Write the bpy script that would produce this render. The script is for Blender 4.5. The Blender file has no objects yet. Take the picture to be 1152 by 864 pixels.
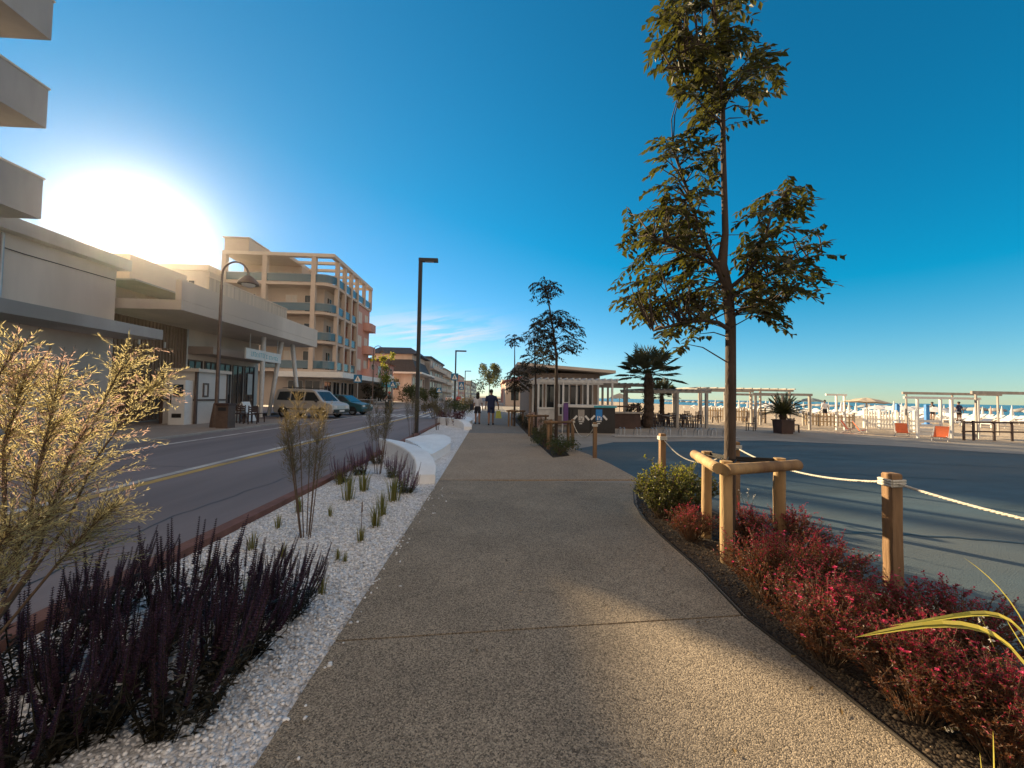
import bpy, math, random
import numpy as np
from mathutils import Vector, Matrix
random.seed(7)
V = Vector
R = math.radians
SC = bpy.context.scene
COL = SC.collection
# ------------------------------------------------------------------ camera
CAMH = 1.45
F = 433.0
CAM = V((0, 0, CAMH))
YAW, PITCH, ROLL = R(2.8), R(1.9), R(0.95)
fw0 = V((math.sin(YAW), math.cos(YAW), 0))
fw = (fw0 * math.cos(PITCH) + V((0, 0, 1)) * math.sin(PITCH)).normalized()
r0 = V((math.cos(YAW), -math.sin(YAW), 0))
u0 = r0.cross(fw)
RT = (r0 * math.cos(ROLL) + u0 * math.sin(ROLL)).normalized()
UP = (u0 * math.cos(ROLL) - r0 * math.sin(ROLL)).normalized()
cd = bpy.data.cameras.new('camera')
cam = bpy.data.objects.new('camera', cd)
COL.objects.link(cam)
m = Matrix((RT, UP, -fw)).transposed().to_4x4()
m.translation = CAM
cam.matrix_world = m
cd.sensor_width = 36
cd.sensor_fit = 'HORIZONTAL'
cd.lens = F / 1152 * 36
cd.clip_start = 0.05
cd.clip_end = 30000
SC.camera = cam

def ray(px, py):
    return (fw * F + RT * (px - 576) + UP * (432 - py)).normalized()
def G(px, py, z=0.0):
    d = ray(px, py); t = (z - CAMH) / d.z
    return CAM + d * t
def P(px, py, Y):
    d = ray(px, py)
    return CAM + d * (Y / d.y)
# ------------------------------------------------------------------ light
SUN = ray(157, 262)
SUN_EL = math.asin(SUN.z)
SUN_AZ = math.atan2(SUN.x, SUN.y)
sl = bpy.data.lights.new('sun', 'SUN')
sl.energy = 5.0
sl.angle = R(0.8)
sl.color = (1.0, 0.76, 0.45)
so = bpy.data.objects.new('sun', sl)
COL.objects.link(so)
so.rotation_euler = (-SUN).to_track_quat('-Z', 'Y').to_euler()
SC.view_settings.view_transform = 'Standard'
SC.view_settings.look = 'None'
SC.view_settings.exposure = 1.3
SC.view_settings.gamma = 1.0
SC.cycles.use_denoising = True
SC.cycles.max_bounces = 8
SC.cycles.transparent_max_bounces = 12

w = bpy.data.worlds.new('World')
SC.world = w
w.use_nodes = True
N = w.node_tree.nodes; Lk = w.node_tree.links
bg = N['Background']
def wn(t, **k):
    n = N.new(t)
    for a, b in k.items(): setattr(n, a, b)
    return n
def wmath(op, a, b=None, c=None, clamp=False):
    n = N.new('ShaderNodeMath'); n.operation = op; n.use_clamp = clamp
    for i, x in enumerate((a, b, c)):
        if x is None: continue
        if isinstance(x, (int, float)): n.inputs[i].default_value = x
        else: Lk.new(x, n.inputs[i])
    return n.outputs[0]
sky = wn('ShaderNodeTexSky', sky_type='NISHITA', sun_disc=False)
sky.sun_elevation = SUN_EL
sky.sun_rotation = SUN_AZ
sky.altitude = 0
sky.air_density = 1.0
sky.dust_density = 0.0
sky.ozone_density = 2.0
sc_ = wn('ShaderNodeSeparateColor'); Lk.new(sky.outputs[0], sc_.inputs[0])
hs = wn('ShaderNodeCombineColor')
Lk.new(wmath('MAXIMUM', wmath('MULTIPLY', wmath('SUBTRACT', sc_.outputs[0], 1.55), 0.56), 0.015), hs.inputs[0])
Lk.new(wmath('MULTIPLY', sc_.outputs[1], 0.585), hs.inputs[1])
Lk.new(wmath('MULTIPLY', sc_.outputs[2], 0.73), hs.inputs[2])
tc = wn('ShaderNodeTexCoord')
sep = wn('ShaderNodeSeparateXYZ')
Lk.new(tc.outputs['Generated'], sep.inputs[0])
el = wmath('ARCSINE', sep.outputs[2])
az = wmath('ARCTAN2', sep.outputs[0], sep.outputs[1])
# solar aureole: light scattered close to the sun's direction
dt = wn('ShaderNodeVectorMath', operation='DOT_PRODUCT')
Lk.new(tc.outputs['Generated'], dt.inputs[0]); dt.inputs[1].default_value = SUN
ang = wmath('ARCCOSINE', wmath('MINIMUM', dt.outputs['Value'], 1.0))
g1 = wmath('MULTIPLY', wmath('EXPONENT', wmath('MULTIPLY', ang, -1 / 0.06)), 4.0)
g2 = wmath('MULTIPLY', wmath('EXPONENT', wmath('MULTIPLY', ang, -1 / 0.30)), 0.75)
glow = wmath('ADD', g1, g2)
# cirrus wisps
cb = wn('ShaderNodeCombineXYZ')
Lk.new(wmath('MULTIPLY', az, 5.0), cb.inputs[0])
Lk.new(wmath('ADD', wmath('MULTIPLY', el, 42.0), wmath('MULTIPLY', az, -7.0)), cb.inputs[1])
nz = wn('ShaderNodeTexNoise')
nz.inputs['Scale'].default_value = 1.0; nz.inputs['Detail'].default_value = 7; nz.inputs['Roughness'].default_value = 0.58
nz.inputs['Distortion'].default_value = 0.9
Lk.new(cb.outputs[0], nz.inputs['Vector'])
def gauss(x, mu, s):
    q = wmath('DIVIDE', wmath('SUBTRACT', x, mu), s)
    return wmath('EXPONENT', wmath('MULTIPLY', wmath('MULTIPLY', q, q), -1.0))
band = wmath('MULTIPLY', gauss(el, 0.160, 0.040), gauss(az, -0.16, 0.17))
cl = wmath('MULTIPLY', wmath('MULTIPLY', wmath('SUBTRACT', nz.outputs[0], 0.40), 5.0, clamp=True), band, clamp=True)
mixc = wn('ShaderNodeMix', data_type='RGBA')
Lk.new(wmath('MULTIPLY', cl, 0.75), mixc.inputs['Factor'])
dmp = wn('ShaderNodeVectorMath', operation='SCALE'); Lk.new(hs.outputs[0], dmp.inputs[0])
Lk.new(wmath('SUBTRACT', 1.0, wmath('MULTIPLY', gauss(ang, 0.0, 0.45), 0.15)), dmp.inputs['Scale'])
Lk.new(dmp.outputs[0], mixc.inputs[6]); mixc.inputs[7].default_value = (4.0, 3.7, 3.4, 1)
addg = wn('ShaderNodeMix', data_type='RGBA', blend_type='ADD')
addg.inputs['Factor'].default_value = 1
gc = wn('ShaderNodeVectorMath', operation='SCALE')
gc.inputs[0].default_value = (1.0, 0.94, 0.82)
Lk.new(glow, gc.inputs['Scale'])
# warm cloud bank added behind the camera, unseen, to fill the shade
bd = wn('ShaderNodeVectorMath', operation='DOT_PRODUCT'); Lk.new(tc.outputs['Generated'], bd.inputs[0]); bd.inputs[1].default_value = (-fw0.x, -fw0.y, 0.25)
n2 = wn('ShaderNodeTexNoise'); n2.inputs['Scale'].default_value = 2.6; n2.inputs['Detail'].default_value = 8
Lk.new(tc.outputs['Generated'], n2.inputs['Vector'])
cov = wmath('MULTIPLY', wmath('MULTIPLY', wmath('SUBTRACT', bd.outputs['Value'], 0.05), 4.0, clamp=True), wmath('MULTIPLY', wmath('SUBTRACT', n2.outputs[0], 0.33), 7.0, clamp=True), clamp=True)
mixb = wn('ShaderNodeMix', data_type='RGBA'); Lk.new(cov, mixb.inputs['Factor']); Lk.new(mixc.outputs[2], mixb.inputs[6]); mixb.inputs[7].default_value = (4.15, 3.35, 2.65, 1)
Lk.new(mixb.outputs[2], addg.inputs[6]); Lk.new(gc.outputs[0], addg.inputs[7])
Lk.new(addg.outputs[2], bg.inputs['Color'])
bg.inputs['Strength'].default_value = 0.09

# ------------------------------------------------------------------ materials
def nmat(name):
    mt = bpy.data.materials.new(name); mt.use_nodes = True
    return mt, mt.node_tree.nodes, mt.node_tree.links, mt.node_tree.nodes['Principled BSDF']
def M(name, col, rough=0.65, var=0.15, vs=6.0, bump=0.0, bs=40.0, metal=0.0, stretch=None, dark=None, dthr=0.6):
    """base colour with two scales of noise variation, optional bump, optional second (stain) colour"""
    mt, n, l, b = nmat(name)
    t = n.new('ShaderNodeTexCoord'); vec = t.outputs['Object']
    if stretch:
        mp = n.new('ShaderNodeMapping'); mp.inputs['Scale'].default_value = stretch
        l.new(vec, mp.inputs['Vector']); vec = mp.outputs[0]
    a = n.new('ShaderNodeTexNoise'); a.inputs['Scale'].default_value = vs; a.inputs['Detail'].default_value = 8
    a.inputs['Roughness'].default_value = 0.65
    l.new(vec, a.inputs['Vector'])
    rp = n.new('ShaderNodeValToRGB')
    c0 = tuple(max(0, x * (1 - 1.6 * var)) for x in col); c1 = tuple(min(1, x * (1 + 1.6 * var)) for x in col)
    rp.color_ramp.elements[0].position = 0.28; rp.color_ramp.elements[1].position = 0.72
    rp.color_ramp.elements[0].color = (*c0, 1); rp.color_ramp.elements[1].color = (*c1, 1)
    l.new(a.outputs[0], rp.inputs[0])
    out = rp.outputs[0]
    if dark:
        d = n.new('ShaderNodeTexNoise'); d.inputs['Scale'].default_value = vs * 0.35; d.inputs['Detail'].default_value = 5
        l.new(vec, d.inputs['Vector'])
        r2 = n.new('ShaderNodeValToRGB'); r2.color_ramp.elements[0].position = dthr - 0.08; r2.color_ramp.elements[1].position = dthr + 0.1
        l.new(d.outputs[0], r2.inputs[0])
        mx = n.new('ShaderNodeMix'); mx.data_type = 'RGBA'
        l.new(r2.outputs[0], mx.inputs['Factor']); l.new(out, mx.inputs[6]); mx.inputs[7].default_value = (*dark, 1)
        out = mx.outputs[2]
    l.new(out, b.inputs['Base Color'])
    b.inputs['Roughness'].default_value = rough; b.inputs['Metallic'].default_value = metal
    if bump:
        q = n.new('ShaderNodeTexNoise'); q.inputs['Scale'].default_value = bs; q.inputs['Detail'].default_value = 6
        l.new(vec, q.inputs['Vector'])
        bp = n.new('ShaderNodeBump'); bp.inputs['Strength'].default_value = bump; bp.inputs['Distance'].default_value = 0.02
        l.new(q.outputs[0], bp.inputs['Height']); l.new(bp.outputs[0], b.inputs['Normal'])
    return mt
def grain(name, cols, scale, rough=0.85, bump=0.5, big=0.15, bigscale=0.8, dist=0.004, spots=None):
    """exposed aggregate / gravel: voronoi grains, each its own tone"""
    mt, n, l, b = nmat(name)
    t = n.new('ShaderNodeTexCoord')
    v = n.new('ShaderNodeTexVoronoi'); v.inputs['Scale'].default_value = scale
    l.new(t.outputs['Object'], v.inputs['Vector'])
    sp = n.new('ShaderNodeSeparateColor'); l.new(v.outputs['Color'], sp.inputs[0])
    rp = n.new('ShaderNodeValToRGB')
    e = rp.color_ramp.elements
    e[0].position = 0; e[0].color = (*cols[0], 1); e[1].position = 1; e[1].color = (*cols[-1], 1)
    for i, c in enumerate(cols[1:-1]):
        x = e.new((i + 1) / (len(cols) - 1)); x.color = (*c, 1)
    l.new(sp.outputs[0], rp.inputs[0])
    nz = n.new('ShaderNodeTexNoise'); nz.inputs['Scale'].default_value = bigscale; nz.inputs['Detail'].default_value = 7; nz.inputs['Roughness'].default_value = 0.7
    l.new(t.outputs['Object'], nz.inputs['Vector'])
    mr = n.new('ShaderNodeMapRange'); mr.inputs[1].default_value = 0.25; mr.inputs[2].default_value = 0.75
    mr.inputs[3].default_value = 1 - 2 * big; mr.inputs[4].default_value = 1 + 2 * big
    l.new(nz.outputs[0], mr.inputs[0])
    mx = n.new('ShaderNodeMix'); mx.data_type = 'RGBA'; mx.blend_type = 'MULTIPLY'; mx.inputs['Factor'].default_value = 1
    l.new(rp.outputs[0], mx.inputs[6]); l.new(mr.outputs[0], mx.inputs[7])
    out = mx.outputs[2]
    if spots:
        s = n.new('ShaderNodeTexNoise'); s.inputs['Scale'].default_value = spots[0]; s.inputs['Detail'].default_value = 3
        l.new(t.outputs['Object'], s.inputs['Vector'])
        r2 = n.new('ShaderNodeValToRGB'); r2.color_ramp.elements[0].position = spots[1]; r2.color_ramp.elements[1].position = spots[1] + 0.06
        l.new(s.outputs[0], r2.inputs[0])
        m2 = n.new('ShaderNodeMix'); m2.data_type = 'RGBA'
        l.new(r2.outputs[0], m2.inputs['Factor']); l.new(out, m2.inputs[6]); m2.inputs[7].default_value = (*spots[2], 1)
        out = m2.outputs[2]
    l.new(out, b.inputs['Base Color']); b.inputs['Roughness'].default_value = rough
    bp = n.new('ShaderNodeBump'); bp.inputs['Strength'].default_value = bump; bp.inputs['Distance'].default_value = dist
    inv = n.new('ShaderNodeMath'); inv.operation = 'SUBTRACT'; inv.inputs[0].default_value = 1.0
    l.new(v.outputs['Distance'], inv.inputs[1]); l.new(inv.outputs[0], bp.inputs['Height'])
    l.new(bp.outputs[0], b.inputs['Normal'])
    return mt
def leafmat(name, c1, c2, trans=0.45, tcol=None, rough=0.5):
    """thin leaves: reflect and let light through; each leaf its own tone between c1 and c2"""
    mt, n, l, b = nmat(name)
    g = n.new('ShaderNodeNewGeometry')
    rp = n.new('ShaderNodeValToRGB')
    rp.color_ramp.elements[0].color = (*c1, 1); rp.color_ramp.elements[1].color = (*c2, 1)
    l.new(g.outputs['Random Per Island'], rp.inputs[0])
    l.new(rp.outputs[0], b.inputs['Base Color']); b.inputs['Roughness'].default_value = rough
    tr = n.new('ShaderNodeBsdfTranslucent')
    if tcol:
        mx = n.new('ShaderNodeMix'); mx.data_type = 'RGBA'; mx.inputs['Factor'].default_value = 0.75
        l.new(rp.outputs[0], mx.inputs[6]); mx.inputs[7].default_value = (*tcol, 1); l.new(mx.outputs[2], tr.inputs[0])
    else: l.new(rp.outputs[0], tr.inputs[0])
    ms = n.new('ShaderNodeMixShader'); ms.inputs[0].default_value = trans
    l.new(b.outputs[0], ms.inputs[1]); l.new(tr.outputs[0], ms.inputs[2])
    l.new(ms.outputs[0], n['Material Output'].inputs[0])
    return mt
def glassmat(name, col, rough=0.06, spec=0.5):
    mt, n, l, b = nmat(name)
    b.inputs['Base Color'].default_value = (*col, 1); b.inputs['Roughness'].default_value = rough
    b.inputs['Specular IOR Level'].default_value = spec
    return mt

# ------------------------------------------------------------------ mesh builder
class MB:
    def __init__(s): s.v = []; s.f = []; s.m = []; s.sm = []
    def add(s, vs, fs, mi=0, sm=False):
        o = len(s.v); s.v.extend([tuple(x) for x in vs])
        for f in fs: s.f.append([i + o for i in f]); s.m.append(mi); s.sm.append(sm)
    def box(s, c, d, rz=0, mi=0, tilt=None):
        hx, hy, hz = d[0] / 2, d[1] / 2, d[2] / 2
        M3 = Matrix.Rotation(rz, 3, 'Z')
        if tilt is not None: M3 = M3 @ Matrix.Rotation(tilt[1], 3, tilt[0])
        vs = [V(c) + M3 @ V((x * hx, y * hy, z * hz)) for z in (-1, 1) for x, y in ((-1, -1), (1, -1), (1, 1), (-1, 1))]
        s.add(vs, [(3, 2, 1, 0), (4, 5, 6, 7), (0, 1, 5, 4), (1, 2, 6, 5), (2, 3, 7, 6), (3, 0, 4, 7)], mi)
    def bx(s, x0, x1, y0, y1, z0, z1, mi=0):
        s.box(((x0 + x1) / 2, (y0 + y1) / 2, (z0 + z1) / 2), (x1 - x0, y1 - y0, z1 - z0), 0, mi)
    def tube(s, pts, rad, n=8, mi=0, cap=True, sm=True):
        pts = [V(p) for p in pts]
        if not isinstance(rad, (list, tuple)): rad = [rad] * len(pts)
        rings = []
        t0 = (pts[1] - pts[0]).normalized()
        u = t0.orthogonal().normalized()
        for i, p in enumerate(pts):
            t = (pts[min(i + 1, len(pts) - 1)] - pts[max(i - 1, 0)]).normalized()
            u = (u - t * u.dot(t))
            u = u.normalized() if u.length > 1e-6 else t.orthogonal().normalized()
            w_ = t.cross(u)
            rings.append([p + (u * math.cos(2 * math.pi * k / n) + w_ * math.sin(2 * math.pi * k / n)) * rad[i] for k in range(n)])
        vs = [x for r in rings for x in r]
        fs = [(i * n + k, i * n + (k + 1) % n, (i + 1) * n + (k + 1) % n, (i + 1) * n + k) for i in range(len(pts) - 1) for k in range(n)]
        s.add(vs, fs, mi, sm)
        if cap:
            s.add(rings[0], [tuple(reversed(range(n)))], mi); s.add(rings[-1], [tuple(range(n))], mi)
    def loft(s, secs, n=14, mi=0, cap=True, sm=True):
        """secs: (centre, rx, ry) horizontal ellipses"""
        vs = []
        for c, rx, ry in secs:
            vs += [V(c) + V((rx * math.cos(2 * math.pi * k / n), ry * math.sin(2 * math.pi * k / n), 0)) for k in range(n)]
        fs = [(i * n + k, i * n + (k + 1) % n, (i + 1) * n + (k + 1) % n, (i + 1) * n + k) for i in range(len(secs) - 1) for k in range(n)]
        s.add(vs, fs, mi, sm)
        if cap:
            s.add(vs[:n], [tuple(reversed(range(n)))], mi); s.add(vs[-n:], [tuple(range(n))], mi)
    def cyl(s, p, r, h, n=14, mi=0, r2=None): s.loft([(p, r, r), (V(p) + V((0, 0, h)), r if r2 is None else r2, r if r2 is None else r2)], n, mi)
    def poly(s, pts, z0, z1, mi=0):
        """extruded outline"""
        n = len(pts)
        a = sum(pts[i][0] * pts[(i + 1) % n][1] - pts[(i + 1) % n][0] * pts[i][1] for i in range(n))
        if a < 0: pts = pts[::-1]
        lo = [(p[0], p[1], z0) for p in pts]; hi = [(p[0], p[1], z1) for p in pts]
        s.add(lo + hi, [tuple(range(n, 2 * n))] + [tuple(reversed(range(n)))] + [(i, (i + 1) % n, n + (i + 1) % n, n + i) for i in range(n)], mi)
    def sheet(s, pts, z, mi=0):
        n = len(pts)
        a = sum(pts[i][0] * pts[(i + 1) % n][1] - pts[(i + 1) % n][0] * pts[i][1] for i in range(n))
        if a < 0: pts = pts[::-1]
        s.add([(p[0], p[1], z) for p in pts], [tuple(range(n))], mi)
    def prism(s, prof, a, b, mi=0):
        """profile of points (list of V) swept from offset vector a to b"""
        n = len(prof); A = [V(p) + V(a) for p in prof]; B = [V(p) + V(b) for p in prof]
        s.add(A + B, [tuple(reversed(range(n))), tuple(range(n, 2 * n))] + [(i, (i + 1) % n, n + (i + 1) % n, n + i) for i in range(n)], mi)
    def leaf(s, p, d, up, L, W, mi=0, fold=0.25):
        d = d.normalized(); sd = d.cross(up)
        sd = sd.normalized() if sd.length > 1e-5 else d.orthogonal().normalized()
        nn = sd.cross(d)
        mid = p + d * (L * 0.45)
        s.add([p, mid + sd * W * .5 + nn * W * fold, p + d * L, mid - sd * W * .5 + nn * W * fold], [(0, 1, 2), (0, 2, 3)], mi)
    def ell(s, c, r, n=10, mi=0, jit=0):
        c = V(c); secs = []
        vs = []; k = n // 2 + 1
        for i in range(k + 1):
            th = math.pi * i / k
            for j in range(n):
                ph = 2 * math.pi * j / n
                q = 1 + random.uniform(-jit, jit)
                vs.append(c + V((r[0] * math.sin(th) * math.cos(ph) * q, r[1] * math.sin(th) * math.sin(ph) * q, -r[2] * math.cos(th) * q)))
        s.add(vs, [(i * n + j, i * n + (j + 1) % n, (i + 1) * n + (j + 1) % n, (i + 1) * n + j) for i in range(k) for j in range(n)], mi, True)
    def build(s, name, mats, parent=None, base=None):
        if not isinstance(mats, (list, tuple)): mats = [mats]
        o = V(base) if base is not None else (V(parent['_w']) if parent is not None else V((0, 0, 0)))
        me = bpy.data.meshes.new(name)
        ar = np.array(s.v, dtype=float) - np.array(o)
        me.from_pydata(ar.tolist(), [], s.f)
        for mt in mats: me.materials.append(mt)
        me.polygons.foreach_set('material_index', s.m)
        me.polygons.foreach_set('use_smooth', s.sm)
        me.update()
        ob = bpy.data.objects.new(name, me); COL.objects.link(ob)
        ob['_w'] = tuple(o)
        if parent is not None: ob.parent = parent
        else: ob.location = o
        return ob
def tag(o, label, cat, group=None, kind=None):
    if label: o['label'] = label
    if cat: o['category'] = cat
    if group: o['group'] = group
    if kind: o['kind'] = kind
    return o
def thing(name, label, cat, loc=(0, 0, 0), group=None):
    o = bpy.data.objects.new(name, None); o.empty_display_size = 0.2
    COL.objects.link(o); o.location = loc; o['_w'] = tuple(loc)
    return tag(o, label, cat, group)
def struct(name, mb, mats, base=(0, 0, 0), label=None):
    o = mb.build(name, mats, None, base); o['kind'] = 'structure'
    if label: o['label'] = label
    return o
def copy_tree(o, loc=None, rz=None, sc=None, label=None, parent=None, group=None):
    c = o.copy(); COL.objects.link(c)
    if parent is not None: c.parent = parent
    for ch in [x for x in o.children]: copy_tree(ch, parent=c)
    if loc is not None: c.location = loc
    if rz is not None: c.rotation_euler[2] = rz
    if sc is not None: c.scale = sc if isinstance(sc, (tuple, list)) else (sc, sc, sc)
    if label: c['label'] = label
    if group: c['group'] = group
    return c
def place(o, loc, rz=0, sc=1, label=None, group=None):
    o.location = loc; o.rotation_euler[2] = rz; o.scale = (sc, sc, sc) if not isinstance(sc, (tuple, list)) else sc
    if label: o['label'] = label
    if group: o['group'] = group
    return o
ORD = ['first', 'second', 'third', 'fourth', 'fifth', 'sixth', 'seventh', 'eighth', 'ninth', 'tenth', 'eleventh', 'twelfth', 'thirteenth', 'fourteenth', 'fifteenth', 'sixteenth', 'seventeenth', 'eighteenth', 'nineteenth', 'twentieth']
rnd = random.uniform
def rdir(): 
    while True:
        v = V((rnd(-1, 1), rnd(-1, 1), rnd(-1, 1)))
        if 0.05 < v.length < 1: return v.normalized()
def text_mesh(name, s, size, mat, parent, loc, rot, depth=0.02):
    cu = bpy.data.curves.new(name, 'FONT'); cu.body = s; cu.size = size; cu.extrude = depth; cu.align_x = 'CENTER'
    tmp = bpy.data.objects.new(name, cu); COL.objects.link(tmp)
    dg = bpy.context.evaluated_depsgraph_get()
    me = bpy.data.meshes.new_from_object(tmp.evaluated_get(dg))
    bpy.data.objects.remove(tmp)
    me.materials.clear(); me.materials.append(mat)
    o = bpy.data.objects.new(name, me); COL.objects.link(o); o.parent = parent
    o.location = V(loc) - V(parent['_w']); o.rotation_euler = rot; o['_w'] = parent['_w']
    return o
# ------------------------------------------------------------------ material library
m_path = grain('path_aggregate', [(.08, .063, .045), (.22, .178, .13), (.325, .262, .19), (.48, .39, .28)], 165, .9, .6, .15, 1.1)
m_tan = grain('path_tan', [(.17, .122, .08), (.31, .23, .158), (.39, .30, .21), (.48, .38, .275)], 110, .9, .5, .08, .9)
m_far = grain('path_far', [(.13, .12, .11), (.20, .19, .175), (.26, .245, .225)], 60, .9, .4, .07, .6)
m_gravel = grain('white_gravel', [(.34, .34, .345), (.64, .64, .65), (.78, .78, .79), (.88, .88, .89)], 55, .8, .8, .08, 1.5, .012)
m_soil = grain('soil', [(.018, .012, .008), (.04, .027, .018), (.07, .05, .032)], 70, .95, .8, .2, 3, .02)
m_road = M('road_asphalt', (.225, .192, .195), .8, .10, 1.1, .2, 160, dark=(.165, .142, .145), dthr=.56, stretch=(1.3, .16, 1))
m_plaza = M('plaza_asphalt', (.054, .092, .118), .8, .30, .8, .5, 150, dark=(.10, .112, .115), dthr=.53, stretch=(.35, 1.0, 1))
m_pave = M('pale_pavement', (.30, .265, .225), .85, .12, .8, .3, 90, dark=(.22, .19, .16), dthr=.6)
m_sand = grain('sand', [(.38, .29, .20), (.48, .38, .27), (.56, .45, .33)], 9, .95, .6, .12, .5, .03)
m_side = M('left_pavement', (.30, .255, .225), .85, .10, 1.2, .2, 60)
m_earth = M('earth', (.25, .21, .16), .95, .15, .05)
m_kerbred = M('red_kerb', (.19, .085, .062), .8, .2, 5, .3, 60)
m_kerb = M('stone_kerb', (.36, .34, .32), .85, .1, 4, .3, 60)
m_white_paint = M('white_road_paint', (.62, .60, .57), .7, .12, 3, .2, 80, dark=(.28, .27, .27), dthr=.60)
m_yellow_paint = M('yellow_road_paint', (.55, .36, .10), .7, .12, 3, .2, 80, dark=(.26, .19, .10), dthr=.60)
m_tar = M('tar', (.018, .022, .025), .5, .1, 5)
m_steel_edge = M('steel_edging', (.06, .05, .04), .6, .2, 8)
mt, n_, l_, b_ = nmat('sea_water')
b_.inputs['Base Color'].default_value = (.012, .085, .135, 1); b_.inputs['Roughness'].default_value = .22
t_ = n_.new('ShaderNodeTexCoord'); q_ = n_.new('ShaderNodeTexNoise'); q_.inputs['Scale'].default_value = .5; q_.inputs['Detail'].default_value = 6
l_.new(t_.outputs['Object'], q_.inputs['Vector']); p_ = n_.new('ShaderNodeBump'); p_.inputs['Strength'].default_value = .9; p_.inputs['Distance'].default_value = .6
l_.new(q_.outputs[0], p_.inputs['Height']); l_.new(p_.outputs[0], b_.inputs['Normal'])
m_sea = mt
m_plaster = M('cream_plaster', (.52, .43, .365), .85, .05, .5, .15, 40, dark=(.48, .38, .30), dthr=.65)
m_plaster2 = M('beige_plaster', (.63, .555, .49), .85, .08, .7, .2, 40, stretch=(1, 1, .22), dark=(.46, .40, .35), dthr=.55)
m_restwall = M('brown_beige_boards', (.34, .26, .21), .85, .12, 2, .2, 30, stretch=(6, 6, .3))
m_trim = M('pale_trim', (.60, .52, .44), .8, .05, .8)
m_grey = M('grey_render', (.37, .36, .36), .85, .10, .8, .15, 30, stretch=(1, 1, .25), dark=(.24, .235, .23), dthr=.54)
m_pink = M('pink_plaster', (.52, .27, .22), .85, .06, .6, .1, 30)
m_slats = M('brown_wood_cladding', (.26, .17, .11), .75, .25, 2.5, .3, 20, stretch=(9, 9, .3))
m_stripe = M('striped_fabric', (.50, .42, .34), .85, .22, 1.0, stretch=(.05, 4.5, .02))
m_white = M('white_paint', (.74, .73, .71), .5, .05, 3)
m_whitewood = M('white_painted_wood', (.66, .65, .63), .6, .10, 5, .2, 30)
m_greywood = M('weathered_wood', (.36, .33, .30), .8, .18, 4, .3, 30, stretch=(1, 1, .4))
m_darkwin = glassmat('dark_window_glass', (.03, .035, .04), .05)
m_balglass = glassmat('blue_balustrade_glass', (.07, .13, .17), .08, .6)
m_blind = M('white_blind', (.6, .56, .52), .7, .05, 2)
m_rooftile = M('red_roof_tiles', (.30, .10, .07), .8, .2, 4, .4, 10)
m_slate = M('dark_slate_roof', (.045, .042, .05), .7, .2, 3, .3, 8)
m_black = M('black_metal', (.022, .02, .02), .45, .15, 6)
m_brownmetal = M('brown_metal', (.10, .065, .05), .55, .15, 6)
m_steel = M('galvanised_steel', (.42, .43, .44), .4, .1, 8, metal=.8)
m_rubber = M('black_rubber', (.012, .011, .011), .7, .2, 8)
m_brown = M('dark_brown_wood', (.055, .028, .022), .6, .25, 3, .2, 20)
m_logs = M('peeled_pine_log', (.45, .30, .14), .75, .26, 5, .7, 16, stretch=(1, 1, .22), dark=(.17, .095, .045), dthr=.53)
m_post = M('rope_post_wood', (.29, .17, .085), .8, .32, 7, .8, 20, stretch=(1, 1, .12), dark=(.12, .07, .04), dthr=.52)
m_rope = M('white_rope', (.68, .64, .56), .8, .12, 90, .6, 160)
m_bench = M('white_concrete_bench', (.84, .86, .88), .5, .05, 2.5, .08, 25, dark=(.70, .71, .72), dthr=.64)
m_signblue = M('sign_blue', (.01, .14, .30), .4, .05, 3)
m_orange = M('orange_canvas', (.75, .17, .06), .8, .1, 6)
m_turq = M('turquoise_paint', (.03, .38, .46), .5, .08, 3)
m_blue = M('bright_blue_paint', (.02, .22, .60), .5, .08, 3)
m_parasol = M('beige_canvas', (.56, .47, .35), .85, .08, 4)
m_greenpar = M('grey_green_canvas', (.25, .29, .27), .85, .08, 4)
m_purple = M('purple_banner', (.13, .06, .22), .7, .1, 4)
m_bark = M('grey_brown_bark', (.068, .048, .037), .9, .3, 9, .8, 30, stretch=(1, 1, .3), dark=(.05, .035, .028), dthr=.55)
m_palmbark = M('palm_trunk_fibre', (.055, .036, .026), .95, .3, 12, .9, 30)
m_concrete = M('cast_concrete', (.30, .29, .28), .85, .1, 3, .3, 40)

# ------------------------------------------------------------------ setting: ground, water, road, paths
a = MB(); a.sheet([(-6000, -400), (79, -400), (79, 9000), (-6000, 9000)], -0.75); struct('ground', a, m_earth)
a = MB()
E = [(40, -60), (30, 4), (24, 10.5), (19.6, 14.2), (14.7, 18.3), (9.9, 20.8), (7.5, 24), (5.5, 40), (4.6, 80), (4.6, 700)]
Fp = [(84, -60), (84, -20), (84, 0), (84, 10), (84, 22), (84, 36), (84, 50), (84, 80), (84, 140), (84, 700)]
vs = []; fs = []
for (x0, y0), (x1, y1) in zip(E, Fp):
    for k in range(9):
        t = k / 8; vs.append((x0 + (x1 - x0) * t, y0 + (y1 - y0) * t, -.03 - .75 * t ** 1.4 + (rnd(-.05, .05) if 0 < k < 7 else 0)))
for i in range(len(E) - 1):
    for k in range(8): fs.append((i * 9 + k, i * 9 + k + 1, (i + 1) * 9 + k + 1, (i + 1) * 9 + k))
a.add([v for v in vs], [tuple(reversed(f)) for f in fs], 0, True); struct('beach', a, m_sand)
a = MB(); a.sheet([(76, -3000), (12000, -3000), (12000, 12000), (76, 12000)], -0.62); struct('sea', a, m_sea)
a = MB(); a.sheet([(-.5, -20), (40, -60), (30, 4), (24, 10.5), (19.6, 14.2), (14.7, 18.3), (9.9, 20.8), (7.5, 24), (5.5, 40), (4.6, 80), (4.6, 160), (-.5, 160)], -0.022)
struct('pavement', a, m_pave)
g2 = lambda px, py: tuple(G(px, py)[:2])
edge_l = [g2(645, 505), g2(662, 511), g2(685, 521), g2(702, 530), g2(722, 541)]
a = MB()
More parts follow.
